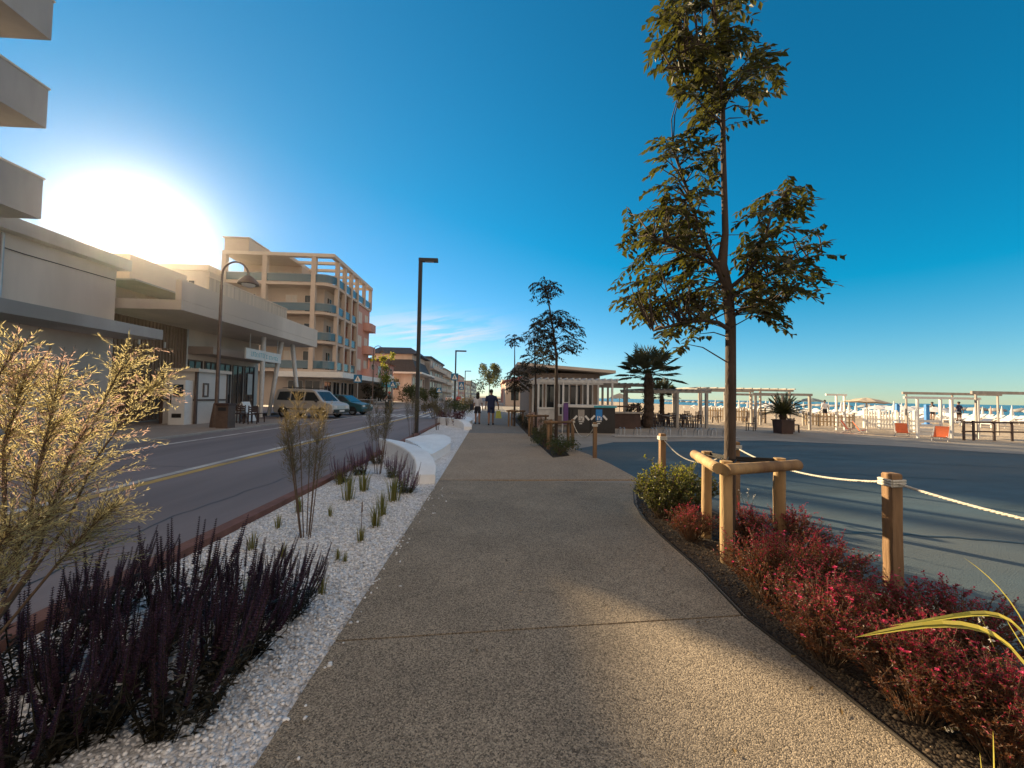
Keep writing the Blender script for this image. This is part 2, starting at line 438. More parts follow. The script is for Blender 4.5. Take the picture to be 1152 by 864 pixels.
a.sheet(edge_l + [(2.72, 5.7), (2.95, 5.0), (3.0, 3.0), (3.0, -8), (34, -40), (26, 2), (21, 7.4), g2(1108, 508), g2(1000, 501), g2(857, 495), g2(760, 496), g2(690, 497)], -0.014)
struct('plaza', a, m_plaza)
a = MB()
def strip_(mb, pts, wd, z):
    for i in range(len(pts) - 1):
        p, q = V(pts[i]), V(pts[i + 1]); d = (q - p).normalized(); s_ = V((-d.y, d.x)) * wd / 2
        mb.add([(*(p - s_), z), (*(q - s_), z), (*(q + s_), z), (*(p + s_), z)], [(0, 1, 2, 3)])
strip_(a, [g2(690, 497), g2(760, 496), g2(857, 495), g2(1000, 501), g2(1108, 508), (21, 7.4), (26, 2)], .16, -0.007); struct('plaza_edge_strip', a, m_side)
# tar-sealed cracks in the plaza
a = MB()
def ribbon(mb, pts, wd, z, mi=0):
    for i in range(len(pts) - 1):
        p, q = V(pts[i]), V(pts[i + 1]); d = (q - p).normalized(); s_ = V((-d.y, d.x)) * wd / 2
        mb.add([(*(p - s_), z), (*(q - s_), z), (*(q + s_), z), (*(p + s_), z)], [(0, 1, 2, 3)], mi)
for seq in ([(5.2, 10.6), (7.5, 10.4), (9.6, 9.2), (12.6, 8.4), (17, 6.2)], [(3.6, 7.3), (5.4, 7.9), (7.2, 7.6), (9.2, 7.0)], [(8.2, 12.2), (10.5, 12.5), (13.2, 11.4), (16.0, 10.6)], [(3.9, 4.2), (5.1, 4.05), (6.0, 3.7), (7.4, 2.6)]):
    pts = []
    for i in range(len(seq) - 1):
        for k in range(8):
            t = k / 8; pts.append((seq[i][0] + (seq[i + 1][0] - seq[i][0]) * t + rnd(-.05, .05), seq[i][1] + (seq[i + 1][1] - seq[i][1]) * t + rnd(-.04, .04)))
    ribbon(a, pts, rnd(.03, .06), -0.010)
struct('plaza_crack_seal', a, m_tar)

LX = -0.90
curve = [(1.78, -4), (1.76, .4), g2(1050, 864), g2(985, 812), g2(940, 775), g2(885, 732), g2(835, 693)]
curve2 = [g2(833.5, 691.5), g2(785, 640), g2(745, 605), g2(722, 582), g2(713, 566), g2(712, 553), g2(716, 543)]
j1l = g2(383, 722)[1]; j1r = curve[-1]
a = MB(); a.poly([(LX, -4)] + curve + [(LX, j1l)], -.12, 0); struct('path', a, m_path)
a = MB(); a.poly([(LX, j1l + .014)] + curve2 + [(LX, 6.72)], -.12, 0); struct('path', a, m_path)
sl0, sl1 = g2(622, 515), g2(575, 470)
a = MB(); a.poly([(LX, 6.735), (2.5, 6.86)] + [g2(722, 541), g2(702, 530), g2(685, 521), g2(662, 511), g2(645, 505)] + [(2.05, 11.2), (1.95, 9.6), sl0, (1.36, 15.3), (LX - .05, 15.3)], -.12, 0); struct('path', a, m_tan)
a = MB(); a.poly([(LX - .05, 15.315), (1.36, 15.315), sl1, (1.2, 28), (1.2, 150), (-1.1, 150), (-1.1, 28)], -.12, 0); struct('path', a, m_far)
# planting beds
a = MB(); a.poly([(1.80, -4)] + [(x + .05, y) for x, y in curve[1:]] + [(x + .05, y) for x, y in curve2[1:]] + [(2.62, 6.3), (2.72, 5.6), (2.93, 4.8), (2.98, 3), (2.98, -4)], -.12, -.012); struct('planting_bed', a, m_soil)
a = MB(); a.poly([(sl0[0] + .03, sl0[1] + .05), (1.95, 9.75), (2.12, 11.2), (2.15, 27), (sl1[0] + .03, 27), (1.38, 15.3)], -.12, -.008); struct('planting_bed', a, m_soil)
a = MB()
pr = None
for (x, y) in curve[1:]:
    if pr: a.box(((pr[0] + x) / 2 + .012, (pr[1] + y) / 2, -.03), (.008, math.hypot(x - pr[0], y - pr[1]) + .002, .075), math.atan2(y - pr[1], x - pr[0]) - math.pi / 2)
    pr = (x, y)
pr = None
for (x, y) in curve2:
    if pr: a.box(((pr[0] + x) / 2 + .012, (pr[1] + y) / 2, -.03), (.008, math.hypot(x - pr[0], y - pr[1]) + .002, .075), math.atan2(y - pr[1], x - pr[0]) - math.pi / 2)
    pr = (x, y)
struct('bed_edging', a, m_steel_edge)
a = MB(); a.bx(-2.72, LX - .012, -4, 60, -.14, -.03); struct('gravel_bed', a, m_gravel)
a = MB()
y = -4
while y < 60:
    a.bx(-2.87, -2.725, y, y + .995, -.16, .035); y += 1.0
struct('kerb', a, m_kerbred)
a = MB(); a.sheet([(-10.4, -60), (-2.88, -60), (-2.88, 900), (-10.4, 900)], -.085); struct('road', a, m_road)
a = MB(); a.sheet([(-20, 30), (-10.41, 30), (-10.41, 43.5), (-60, 43.5), (-60, 30)], -.083)
a.sheet([(-15.0, 22.5), (-10.41, 22.5), (-10.41, 30), (-15.0, 30)], -.083); struct('side_street', a, m_road)
a = MB(); a.bx(-2.72, -1.2, 60, 900, -.14, -.03); struct('verge', a, m_pave)
a = MB()
for x0, x1, mi in ((-5.80, -5.62, 1), (-6.02, -5.86, 0), (-9.42, -9.28, 0)):
    y = -20
    while y < 200: a.sheet([(x0, y), (x1, y), (x1, y + 4), (x0, y + 4)], -.081, mi); y += 4
for i in range(11): a.sheet([(-9.0 + i * .56, 27), (-8.72 + i * .56, 27), (-8.72 + i * .56, 31), (-9.0 + i * .56, 31)], -.077, 0)
c_ = MB()
for seq in ([(-3.6, 3), (-3.9, 5), (-3.7, 7.4), (-4.2, 10), (-4.0, 14)], [(-8.6, 8), (-7.2, 8.3), (-6.1, 8.2)], [(-7.4, 12), (-7.8, 15), (-7.5, 19), (-8.0, 24)]):
    pts = []
    for i in range(len(seq) - 1):
        for k in range(10):
            t = k / 10; pts.append((seq[i][0] + (seq[i + 1][0] - seq[i][0]) * t + rnd(-.04, .04), seq[i][1] + (seq[i + 1][1] - seq[i][1]) * t))
    ribbon(c_, pts, .022, -.083)
struct('road_crack', c_, m_tar)
struct('road_markings', a, [m_white_paint, m_yellow_paint])
a = MB(); a.bx(-16.6, -10.56, -30, 22.4, -.2, -.03); a.bx(-20.3, -10.56, 43.6, 300, -.2, -.03); struct('left_pavement', a, m_side)
a = MB()
for y0, y1 in ((-30, 22.4), (43.6, 300)):
    y = y0
    while y < y1: a.bx(-10.55, -10.42, y, min(y + 1.19, y1), -.2, -.022); y += 1.2
struct('left_kerb', a, m_kerb)

# ------------------------------------------------------------------ loose white stones (uncountable)
def ico():
    t = (1 + 5 ** .5) / 2
    v = np.array([(-1, t, 0), (1, t, 0), (-1, -t, 0), (1, -t, 0), (0, -1, t), (0, 1, t), (0, -1, -t), (0, 1, -t), (t, 0, -1), (t, 0, 1), (-t, 0, -1), (-t, 0, 1)], float)
    v /= np.linalg.norm(v[0])
    f = np.array([(0, 11, 5), (0, 5, 1), (0, 1, 7), (0, 7, 10), (0, 10, 11), (1, 5, 9), (5, 11, 4), (11, 10, 2), (10, 7, 6), (7, 1, 8), (3, 9, 4), (3, 4, 2), (3, 2, 6), (3, 6, 8), (3, 8, 9), (4, 9, 5), (2, 4, 11), (6, 2, 10), (8, 6, 7), (9, 8, 1)])
    return v, f
rs = np.random.RandomState(3)
def stones(name, pts, size, zs, mat, label):
    v, f = ico(); n = len(pts)
    sc = rs.uniform(size[0], size[1], (n, 1)) * rs.uniform(.7, 1.3, (n, 3)); sc[:, 2] *= .7
    jit = v[None] * rs.uniform(.8, 1.2, (n, 12, 1)) * sc[:, None]
    an = rs.uniform(0, 6.28, n); c, s_ = np.cos(an)[:, None], np.sin(an)[:, None]
    x = jit[:, :, 0] * c - jit[:, :, 1] * s_; y = jit[:, :, 0] * s_ + jit[:, :, 1] * c
    vs = np.stack([x + pts[:, 0:1], y + pts[:, 1:2], jit[:, :, 2] + pts[:, 2:3]], -1).reshape(-1, 3)
    fs = (f[None] + 12 * np.arange(n)[:, None, None]).reshape(-1, 3)
    me = bpy.data.meshes.new(name)
    me.vertices.add(len(vs)); me.vertices.foreach_set('co', vs.ravel())
    me.loops.add(fs.size); me.loops.foreach_set('vertex_index', fs.ravel())
    me.polygons.add(len(fs)); me.polygons.foreach_set('loop_start', np.arange(0, fs.size, 3)); me.polygons.foreach_set('loop_total', np.full(len(fs), 3))
    me.update(calc_edges=True); me.materials.append(mat)
    o = bpy.data.objects.new(name, me); COL.objects.link(o)
    return tag(o, label, 'gravel', kind='stuff')
m_stone = leafmat('white_marble_chips', (.48, .48, .49), (1., 1., 1.), 0.0, rough=.7)
n = 17000
pts = np.stack([rs.uniform(-2.70, LX - .02, n), .9 + rs.beta(1.0, 1.7, n) * 5.6, rs.uniform(-.030, -.018, n)], -1)
pts = np.concatenate([pts, np.stack([LX + rs.exponential(.06, 70), rs.uniform(1.0, 6.3, 70), np.full(70, .004)], -1)])
stones('gravel', pts, (.006, .013), 0, m_stone, 'loose white marble gravel between kerb and path')
m_litter = leafmat('mulch_chips', (.03, .02, .012), (.16, .11, .07), 0.0, rough=.9)
n = 2600
pts = np.stack([rs.uniform(1.85, 2.9, n), rs.uniform(.6, 5.6, n), rs.uniform(-.012, -.004, n)], -1)
stones('mulch', pts, (.004, .013), 0, m_litter, 'dark bark mulch under the red shrubs')

# ------------------------------------------------------------------ buildings on the left
def window(parent, face, u0, u1, z0, z1, off, mats=(None, None), name='window', frame=.07, proud=.05, mull=1):
    """face '+x': wall plane x=off, u along y; face '-y': wall plane y=off, u along x"""
    fm, gm = mats[0] or m_trim, mats[1] or m_darkwin
    fr, gl = MB(), MB()
    def b(mb, ua, ub, za, zb, d0, d1):
        if face == '+x': mb.bx(off + d0, off + d1, ua, ub, za, zb)
        else: mb.bx(ua, ub, off - d1, off - d0, za, zb)
    b(fr, u0, u0 + frame, z0, z1, .004, proud); b(fr, u1 - frame, u1, z0, z1, .004, proud)
    b(fr, u0 + frame, u1 - frame, z1 - frame, z1, .004, proud); b(fr, u0 + frame, u1 - frame, z0, z0 + frame, .004, proud)
    for k in range(1, mull + 1):
        c = u0 + (u1 - u0) * k / (mull + 1); b(fr, c - .03, c + .03, z0 + frame, z1 - frame, .006, proud - .005)
    b(gl, u0 + frame, u1 - frame, z0 + frame, z1 - frame, .003, .012)
    f = fr.build(name, fm, parent); gl.build('pane', gm, f)
    return f
# A: near tower whose balcony ends enter at the top left
A = thing('apartment_tower', 'tall beige apartment tower at the left edge with projecting solid balconies', 'building', (-18, 4, 0))
a = MB(); a.bx(-27, -14.4, -9, 10.4, 0, 21); a.build('wall', m_plaster2, A)
for z in (7.45, 10.1, 12.72, 15.4):
    a = MB(); zb = z - 1.15
    a.bx(-18, -13, 3, 11.5, zb, zb + .16)
    a.bx(-13.14, -13, 3, 11.5, zb + .16, z); a.bx(-18, -13.14, 11.36, 11.5, zb + .16, z); a.bx(-18, -13.14, 3, 3.14, zb + .16, z)
    o = a.build('balcony', m_grey, A)
    c = MB(); c.bx(-13.17, -12.97, 2.97, 11.53, z, z + .05); c.bx(-18, -13.17, 11.33, 11.53, z, z + .05); c.build('coping', m_trim, o)
for z in (.9, 4.2, 7.0, 9.6):
    for y in (5.2, 8.0): window(A, '+x', y, y + 1.3, z, z + 1.6, -14.4)
# B: low block with a long level roof edge that just hides the sun
B = thing('low_block', 'low beige block with flat overhanging roof in front of the sun', 'building', (-20, 12, 0))
a = MB(); a.bx(-27, -15.4, 10.5, 16.3, 0, 6.35); a.build('wall', m_plaster2, B)
a = MB(); a.bx(-27.4, -15.0, 10.45, 16.5, 6.36, 6.80); a.build('roof', m_grey, B)
a = MB(); a.bx(-15.39, -13.6, 10.5, 16.45, 3.55, 3.95); a.build('canopy', m_grey, B)
window(B, '+x', 13.3, 14.15, 2.1, 3.0, -15.4, (m_trim, m_blind))
a = MB(); a.bx(-15.39, -15.2, 10.6, 16.2, 0, .5); a.build('plinth', m_concrete, B)
# D: bar with cantilevered canopy
D = thing('canopy_bar', 'brown wood clad beach bar under a long cantilevered canopy', 'building', (-19, 22, 0))
a = MB(); a.bx(-28, -16.6, 16.52, 28, 0, 6.0); a.build('wall', m_plaster2, D)
a = MB()
y = 16.56
while y < 21.4: a.bx(-16.597, -16.5, y, y + .13, .05, 4.8); y += .19
a.build('wood_cladding', m_slats, D)
a = MB(); a.bx(-16.597, -13, 16.53, 28.9, 4.84, 5.25); a.bx(-13.25, -13, 16.53, 28.9, 5.26, 6.1); a.bx(-16.5, -13.26, 28.65, 28.9, 5.26, 6.1); a.build('canopy', m_plaster2, D)
a = MB(); a.bx(-28.2, -14.9, 16.56, 28.6, 6.02, 6.09); a.build('terrace_floor', m_grey, D)
a = MB(); a.bx(-23, -18, 19.7, 23.2, 6.1, 8.2); a.build('roof_block', m_plaster, D)  # added box, height set for the shadow edge it casts on the path
a = MB(); a.bx(-14.58, -14.5, 20.1, 27.5, 6.2, 7.28); a.bx(-18, -14.59, 27.42, 27.5, 6.2, 7.28); ps = a.build('parapet_screen', m_stripe, D)
a = MB(); a.bx(-14.63, -14.45, 20.05, 27.55, 7.283, 7.34); a.build('rail', m_trim, ps)
for x, y, dx in ((-14.1, 26.2, -.55), (-14.1, 27.6, .55), (-14.1, 24.2, 0)):
    a = MB(); a.tube([(x + (dx * .9 if dx else 0), y + (dx * .5), -.05), (x, y, 4.84)], [.11, .15], 8); a.build('column', m_whitewood, D)
a = MB(); a.bx(-16.598, -15.2, 21.6, 27.8, 3.5, 3.9); a.build('awning_box', m_plaster, D)
for y in (21.7, 22.9, 24.1, 25.3, 26.5): window(D, '+x', y, y + 1.05, .25, 3.2, -16.6, (m_brownmetal, m_darkwin), 'shop_window')
for y in (21.95, 23.3, 24.45, 26.8):
    a = MB(); a.bx(-16.56, -16.545, y, y + .5, 1.3, 2.7); a.build('poster', m_blind, D)
s = thing('shop_sign', 'white hanging shop sign with faint blue lettering under the bar canopy', 'sign', (-14, 24.2, 3.3))
a = MB(); a.bx(-14.06, -13.98, 22.4, 26.0, 3.38, 3.98); p = a.build('sign_board', m_white, s)
a = MB()
rr = random.Random(4)
for word, y0, y1, z0, z1 in (('', 22.9, 24.5, 3.55, 3.82), ('', 24.65, 25.6, 3.53, 3.74)):
    y = y0; a = MB()
    while y < y1:
        k = rr.choice((.12, .16)); zt = z1 if rr.random() < .5 else z1 - .06
        a.bx(-13.978, -13.972, y, y + .03, z0, zt)
        if rr.random() < .7: a.bx(-13.977, -13.972, y + .032, y + k - .03, zt - .035, zt)
        if rr.random() < .6: a.bx(-13.977, -13.972, y + .032, y + k - .03, z0, z0 + .035)
        y += k + .03
    a.build('lettering', m_turq, p)
for y in (22.8, 25.6):
    a = MB(); a.tube([(-14.02, y, 3.98), (-14.02, y, 4.84)], .02, 6); a.build('hanger', m_steel, s)
# kiosk and vending machine
K = thing('kiosk', 'small pale panelled kiosk on the left pavement beside the lamp post', 'kiosk', (-14.2, 18.9, -.03))
a = MB(); a.bx(-15, -13.5, 18.25, 20.2, -.03, 2.35); a.build('wall', m_blind, K)
a = MB(); a.bx(-15.15, -13.35, 18.12, 20.35, 2.352, 2.5); a.build('roof', m_trim, K)
for x, y in ((-13.51, 18.23), (-13.51, 20.23), (-14.99, 18.23)):
    a = MB(); a.bx(x - .05, x + .05, y - .05, y + .05, -.03, 2.35); a.build('corner_post', m_brownmetal, K)
window(K, '+x', 18.6, 18.95, 1.2, 1.85, -13.5, (m_brownmetal, m_blind), proud=.04, mull=0)
a = MB(); a.bx(-13.498, -13.46, 18.3, 20.15, 1.02, 1.1); a.bx(-14.9, -13.6, 18.215, 18.248, 1.02, 1.1); a.build('band', m_brownmetal, K)
vm = thing('vending_machine', 'white vending machine with dark display window standing against the kiosk', 'vending machine', (-13.95, 17.95, -.03))
a = MB(); a.bx(-14.3, -13.62, 17.75, 18.2, -.03, 1.95); a.build('cabinet', m_white, vm)
a = MB(); a.bx(-14.12, -13.7, 17.735, 17.748, 1.2, 1.75); a.build('display', m_darkwin, vm)
a = MB(); a.bx(-14.15, -13.75, 17.735, 17.748, .28, .46); a.build('delivery_slot', m_black, vm)
a = MB(); a.bx(-14.24, -14.19, 17.735, 17.748, .75, 1.3); a.build('coin_panel', m_black, vm)
# C: block beside the hotel
C_ = thing('apartment_block', 'pale flat roofed block set back beside the hotel', 'building', (-38, 50, 0))
a = MB(); a.bx(-48, -31.4, 43.6, 58, 0, 14.7); a.build('wall', m_plaster2, C_)
a = MB(); a.bx(-48.3, -31.35, 43.3, 58.3, 14.71, 15.35); a.build('roof', m_trim, C_)
for z in (2.8, 5.9, 9.0, 12.0):
    for x in (-46, -42, -38, -34.4): window(C_, '-y', x, x + 1.5, z, z + 1.7, 43.6)
# H: hotel with wrap-round balconies
H = thing('hotel', 'six storey cream hotel with glass balconies wrapping its rounded corner', 'hotel', (-24, 50, 0))
a = MB(); a.bx(-31, -20.3, 46.6, 59, 0, 14.2); a.bx(-31, -24.0, 48.6, 59, 14.2, 17.2); a.build('wall', m_plaster, H)
a = MB(); a.bx(-20.28, -18.9, 53.2, 59, 3.9, 14.0); a.build('pink_wing', m_pink, H)
a = MB(); a.bx(-31, -28.3, 45.1, 49.0, 17.62, 19.1); a.bx(-31.2, -28.2, 45.0, 49.1, 19.11, 19.25); a.build('roof_block', m_plaster, H)
def corner_outline(x0, x1, y0, y1, r, n=8):
    """plan with the (x1,y0) corner rounded"""
    pts = [(x0, y1), (x0, y0)]
    for k in range(n + 1):
        t = k / n * math.pi / 2
        pts.append((x1 - r + r * math.sin(t), y0 + r - r * math.cos(t)))
    pts.append((x1, y1)); return pts
levels = (4.2, 7.5, 10.85, 14.2)
for z in levels:
    a = MB(); a.poly(corner_outline(-31, -18.7, 45, 53.1 if z < 14 else 59, 1.5), z - .28, z + .02); bal = a.build('balcony', m_plaster, H)
    g = MB()
    o1 = corner_outline(-30.9, -18.78, 45.08, 53.0 if z < 14 else 58.9, 1.42)[1:]
    for i in range(len(o1) - 1):
        p, q = V(o1[i]), V(o1[i + 1]); L = (q - p).length; d = (q - p) / L
        g.box((*((p + q) / 2), z + .56), (L, .025, .86), math.atan2(d.y, d.x))
    g.build('glass_railing', m_balglass, bal)
    r_ = MB(); r_.tube([(*p, z + 1.03) for p in o1], .03, 6); r_.build('handrail', m_steel, bal)
a = MB(); a.poly(corner_outline(-31.1, -24.0, 44.9, 59.1, .02), 17.21, 17.6)
a.poly([(-23.99, 44.9), (-18.55, 44.9), (-18.55, 45.5), (-23.99, 45.5)], 17.21, 17.6)
a.bx(-19.1, -18.55, 45.51, 59.1, 17.21, 17.6)
for k in range(5): a.bx(-23.99, -19.11, 47.6 + k * 2.8, 48.0 + k * 2.8, 17.25, 17.56)
a.build('roof', m_trim, H)
for x in (-30.9, -26.4, -20.9):
    a = MB(); a.bx(x - .25, x + .25, 44.93, 45.4, 3.9, 17.2); a.build('column', m_plaster, H)
for y in (46.6, 48.8, 51.0, 53.2, 56.0, 58.9):
    a = MB(); a.bx(-19.05, -18.62, y - .2, y + .2, 3.9 if y < 54 else 14.2, 17.2); a.build('column', m_plaster, H)
for z in levels[:3]:
    for x in (-29.6, -24.8, -22.6): window(H, '-y', x, x + 1.4, z + .05, z + 2.3, 46.6, (m_trim, m_darkwin if x != -24.8 else m_blind), 'window', mull=1)
    for y in (47.3, 49.6, 51.6): window(H, '+x', y, y + 1.3, z + .05, z + 2.3, -20.3, (m_trim, m_darkwin))
    window(H, '+x', 54.2, 55.6, z + .6, z + 2.2, -18.9, (m_trim, m_blind)); window(H, '+x', 56.8, 58.2, z + .6, z + 2.2, -18.9, (m_trim, m_blind))
    a = MB(); a.poly(corner_outline(-18.89, -17.9, 56.2, 58.9, .9), z - .2, z + .95); a.build('balcony', m_pink, H)
for x in (-29.6, -26.8): window(H, '-y', x, x + 1.6, 14.25, 16.5, 48.6, (m_trim, m_blind))
a = MB(); a.poly(corner_outline(-24.5, -17.0, 44.2, 59, .4), 3.3, 3.9); a.build('canopy', m_white, H)
for x in (-24.2, -22.2): window(H, '-y', x, x + 1.8, .2, 3.0, 46.6, (m_blind, m_darkwin), 'shop_window', mull=1)
for y in (47.2, 49.8, 52.4, 55.0): window(H, '+x', y, y + 2.1, .2, 3.0, -20.3, (m_blind, m_darkwin), 'shop_window', mull=1)
# hotel restaurant front with lettering
T = thing('terrace_pavilion', 'low pavilion with white fascia and raised letters beyond the hotel', 'building', (-19.5, 65, 0))
a = MB(); a.bx(-22, -18.6, 59.3, 72, 0, 3.2); a.build('wall', m_plaster, T)
a = MB(); a.bx(-22.4, -17.3, 59.2, 72.5, 3.21, 3.75); rf = a.build('roof', m_white, T)
a = MB(); a.bx(-17.29, -17.2, 60.5, 70, 2.7, 3.2); a.build('awning', m_turq, T)
text_mesh('lettering', 'ELITTE HA', 1.35, m_white, rf, (-17.4, 65.4, 3.78), (R(90), 0, R(90)), .04)
for y in (60, 63, 66, 69): window(T, '+x', y, y + 2.4, .3, 2.8, -18.6, (m_white, m_darkwin))
# far street buildings
def block(name, label, x0, x1, y0, y1, h, wall, roofm, floors, nwin, cat='building', balc=True, roof='flat', side=True):
    b = thing(name, label, cat, ((x0 + x1) / 2, (y0 + y1) / 2, 0))
    a = MB(); a.bx(x0, x1, y0, y1, 0, h); a.build('wall', wall, b)
    a = MB()
    if roof == 'flat': a.bx(x0 - .3, x1 + .4, y0 - .3, y1 + .3, h + .005, h + .45)
    else:
        e = .5; xm = (x0 + x1) / 2; k = roof
        a.add([(x0 - e, y0 - e, h), (x1 + e, y0 - e, h), (x1 + e, y1 + e, h), (x0 - e, y1 + e, h), (xm, y0 + 2, h + k), (xm, y1 - 2, h + k)],
              [(0, 1, 4), (1, 2, 5, 4), (2, 3, 5), (3, 0, 4, 5), (3, 2, 1, 0)])
    a.build('roof', roofm, b)
    fh = h / floors
    for f in range(floors):
        for i in range(nwin):
            u = y0 + (y1 - y0) * (i + .25) / nwin; window(b, '+x', u, u + (y1 - y0) / nwin * .45, f * fh + .7, f * fh + fh * .8, x1, (m_trim, m_darkwin if (i + f) % 3 else m_blind))
        if side:
            for i in range(2):
                u = x0 + (x1 - x0) * (i + .3) / 2; window(b, '-y', u, u + 1.4, f * fh + .8, f * fh + fh * .8, y0, (m_trim, m_darkwin))
        if balc and f:
            a = MB(); a.bx(x1 + .005, x1 + 1.2, y0 + .3, y1 - .3, f * fh - .15, f * fh + .02); a.bx(x1 + 1.1, x1 + 1.2, y0 + .3, y1 - .3, f * fh + .025, f * fh + .95); a.build('balcony', m_trim, b)
    return b
block('house', 'pink house with a red tiled roof beyond the hotel', -31, -20, 63, 78, 7.2, m_pink, m_rooftile, 2, 4, roof=1.6, balc=False)
b = thing('mansard_house', 'wide house with two dark slate roof tiers behind the black lamp post', 'building', (-22, 95, 0))
a = MB(); a.bx(-27, -18.2, 87, 103, 0, 11.0); a.build('wall', m_plaster2, b)
a = MB(); a.add([(-28, 86, 6.6), (-16.8, 86, 6.6), (-16.8, 104, 6.6), (-28, 104, 6.6), (-27.1, 86.9, 9.4), (-18.1, 86.9, 9.4), (-18.1, 103.1, 9.4), (-27.1, 103.1, 9.4)], [(0, 1, 5, 4), (1, 2, 6, 5), (2, 3, 7, 6), (3, 0, 4, 7), (3, 2, 1, 0)])
a.add([(-28, 86, 10.6), (-16.8, 86, 10.6), (-16.8, 104, 10.6), (-28, 104, 10.6), (-26, 89, 12.3), (-19, 89, 12.3), (-19, 101, 12.3), (-26, 101, 12.3)], [(0, 1, 5, 4), (1, 2, 6, 5), (2, 3, 7, 6), (3, 0, 4, 7), (4, 5, 6, 7), (3, 2, 1, 0)])
a.build('roof', m_slate, b)
a = MB(); a.bx(-28.2, -15.8, 85.6, 104.2, 6.2, 6.58); a.build('cornice', m_white, b)
for x in (-25.5, -22.5): window(b, '-y', x, x + 1.6, 2.5, 5, 87)
for y in (88.5, 91.5, 94.5, 97.5, 100.5): window(b, '+x', y, y + 1.6, 3, 5.6, -18.2)
for i, (y0, y1, h, wl, rf, fl, lab) in enumerate((
    (105, 133, 11.6, m_grey, m_slate, 4, 'grey four storey block with balconies after the slate roofed house'),
    (135, 160, 11.0, m_plaster, m_rooftile, 4, 'cream block with a reddish roof further along the street'),
    (163, 190, 8.0, m_white, m_trim, 3, 'white low block half hidden by crossing signs down the street'),
    (195, 230, 12.0, m_pink, m_rooftile, 4, 'pink block far down the street'),
    (236, 290, 9.0, m_plaster2, m_rooftile, 3, 'beige houses block next to last along the vanishing street'),
    (300, 400, 13.0, m_grey, m_trim, 4, 'grey block farthest along the street near the vanishing point'))):
    block('street_building', lab, -30, -17.2, y0, y1, h, wl, rf, fl, 6 if i < 2 else 5, roof='flat' if i in (0, 2, 5) else 1.5, balc=i < 2, side=i < 2)
block('beach_hut', 'low cream building at the far end of the path beyond the restaurant', 2.0, 7.5, 62, 74, 3.9, m_plaster, m_rooftile, 1, 3, roof=1.1, balc=False)
block('beach_hut', 'pinkish low house seen past the cream building by the path', 2.4, 9, 90, 120, 5.0, m_pink, m_trim, 1, 3, balc=False)
# restaurant on the right of the path
Rr = thing('restaurant', 'low beige beach restaurant with a flat tilted roof behind the white pergola', 'restaurant', (3.3, 23, 0))
a = MB(); a.bx(1.9, 5.6, 20.2, 27, 0, 2.75); a.build('wall', m_restwall, Rr)
a = MB(); a.add([(1.2, 19.2, 3.05), (6.2, 19.2, 2.72), (6.2, 28, 2.72), (1.2, 28, 3.05), (1.2, 19.2, 3.2), (6.2, 19.2, 2.87), (6.2, 28, 2.87), (1.2, 28, 3.2)], [(3, 2, 1, 0), (4, 5, 6, 7), (0, 1, 5, 4), (1, 2, 6, 5), (2, 3, 7, 6), (3, 0, 4, 7)]); a.build('roof', m_trim, Rr)
a = MB(); a.bx(1.85, 5.65, 20.15, 27.05, 2.5, 2.72); a.build('fascia', m_restwall, Rr)
for x in (2.05, 2.75, 3.45, 4.7): window(Rr, '-y', x, x + .6, .5, 2.2, 20.2, (m_white, m_darkwin), mull=0)
d = MB(); d.bx(4.1, 4.6, 20.16, 20.196, 0, 2.1); dd = d.build('door', m_darkwin, Rr)
# fittings on the left facades
def downpipe(parent, x, y, z1):
    a = MB(); a.tube([(x, y, 0), (x, y, z1)], .045, 8); a.build('downpipe', m_steel, parent)
downpipe(B, -15.33, 12.6, 6.3); downpipe(D, -16.5, 21.5, 4.8); downpipe(H, -20.2, 53.0, 14.0)
def aircon(parent, x, y, z):
    a = MB(); a.bx(x, x + .32, y, y + .85, z, z + .6); o = a.build('air_conditioner', m_white, parent); g = MB(); g.cyl((0, 0, 0), .24, .01, 16); g.v = [(x + .323 + v[2], y + .3 + v[0], z + .3 + v[1]) for v in g.v]; g.build('fan_grille', m_black, o)
a = MB(); a.tube([(-15.36, 10.6, 5.9), (-15.36, 13.2, 5.84), (-15.36, 16.2, 5.9)], .018, 5); a.build('cable', m_black, B)
window(B, '+x', 11.6, 12.3, 4.55, 5.35, -15.4, (m_trim, m_blind), 'window', mull=0)
for y in (17.2, 18.6, 20.0):
    a = MB(); a.bx(-16.49, -16.44, y, y + .08, 3.6, 3.9); a.build('wall_lamp', m_white, D)
# ------------------------------------------------------------------ vegetation
m_leaf = leafmat('tree_leaf', (.018, .019, .009), (.062, .054, .018), .34, (.15, .15, .02))
m_leafdk = leafmat('far_tree_leaf', (.020, .018, .012), (.055, .045, .022), .25, (.09, .08, .02))
m_palm = leafmat('palm_frond', (.018, .022, .010), (.05, .055, .02), .3, (.12, .12, .03))
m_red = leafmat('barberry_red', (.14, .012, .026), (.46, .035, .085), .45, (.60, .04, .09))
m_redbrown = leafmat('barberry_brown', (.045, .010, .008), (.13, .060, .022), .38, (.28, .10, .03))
m_pinkfl = leafmat('pink_flower', (.75, .05, .17), (.9, .12, .28), .4)
m_yg = leafmat('yellow_green_leaf', (.07, .09, .015), (.22, .24, .035), .5, (.38, .36, .03))
m_tam = leafmat('tamarisk_green', (.28, .25, .12), (.50, .45, .24), .6, (.75, .64, .32))
m_tampink = leafmat('tamarisk_blossom', (.42, .27, .24), (.60, .43, .37), .55, (.75, .50, .40))
m_salvia = leafmat('salvia_flower', (.026, .009, .016), (.080, .030, .060), .2)
m_salvleaf = leafmat('salvia_leaf', (.012, .010, .008), (.035, .030, .014), .25)
m_lav = leafmat('dusty_purple_flower', (.13, .06, .11), (.30, .17, .25), .35)
m_grass = leafmat('grass_blade', (.10, .10, .022), (.26, .22, .06), .45, (.40, .34, .06))
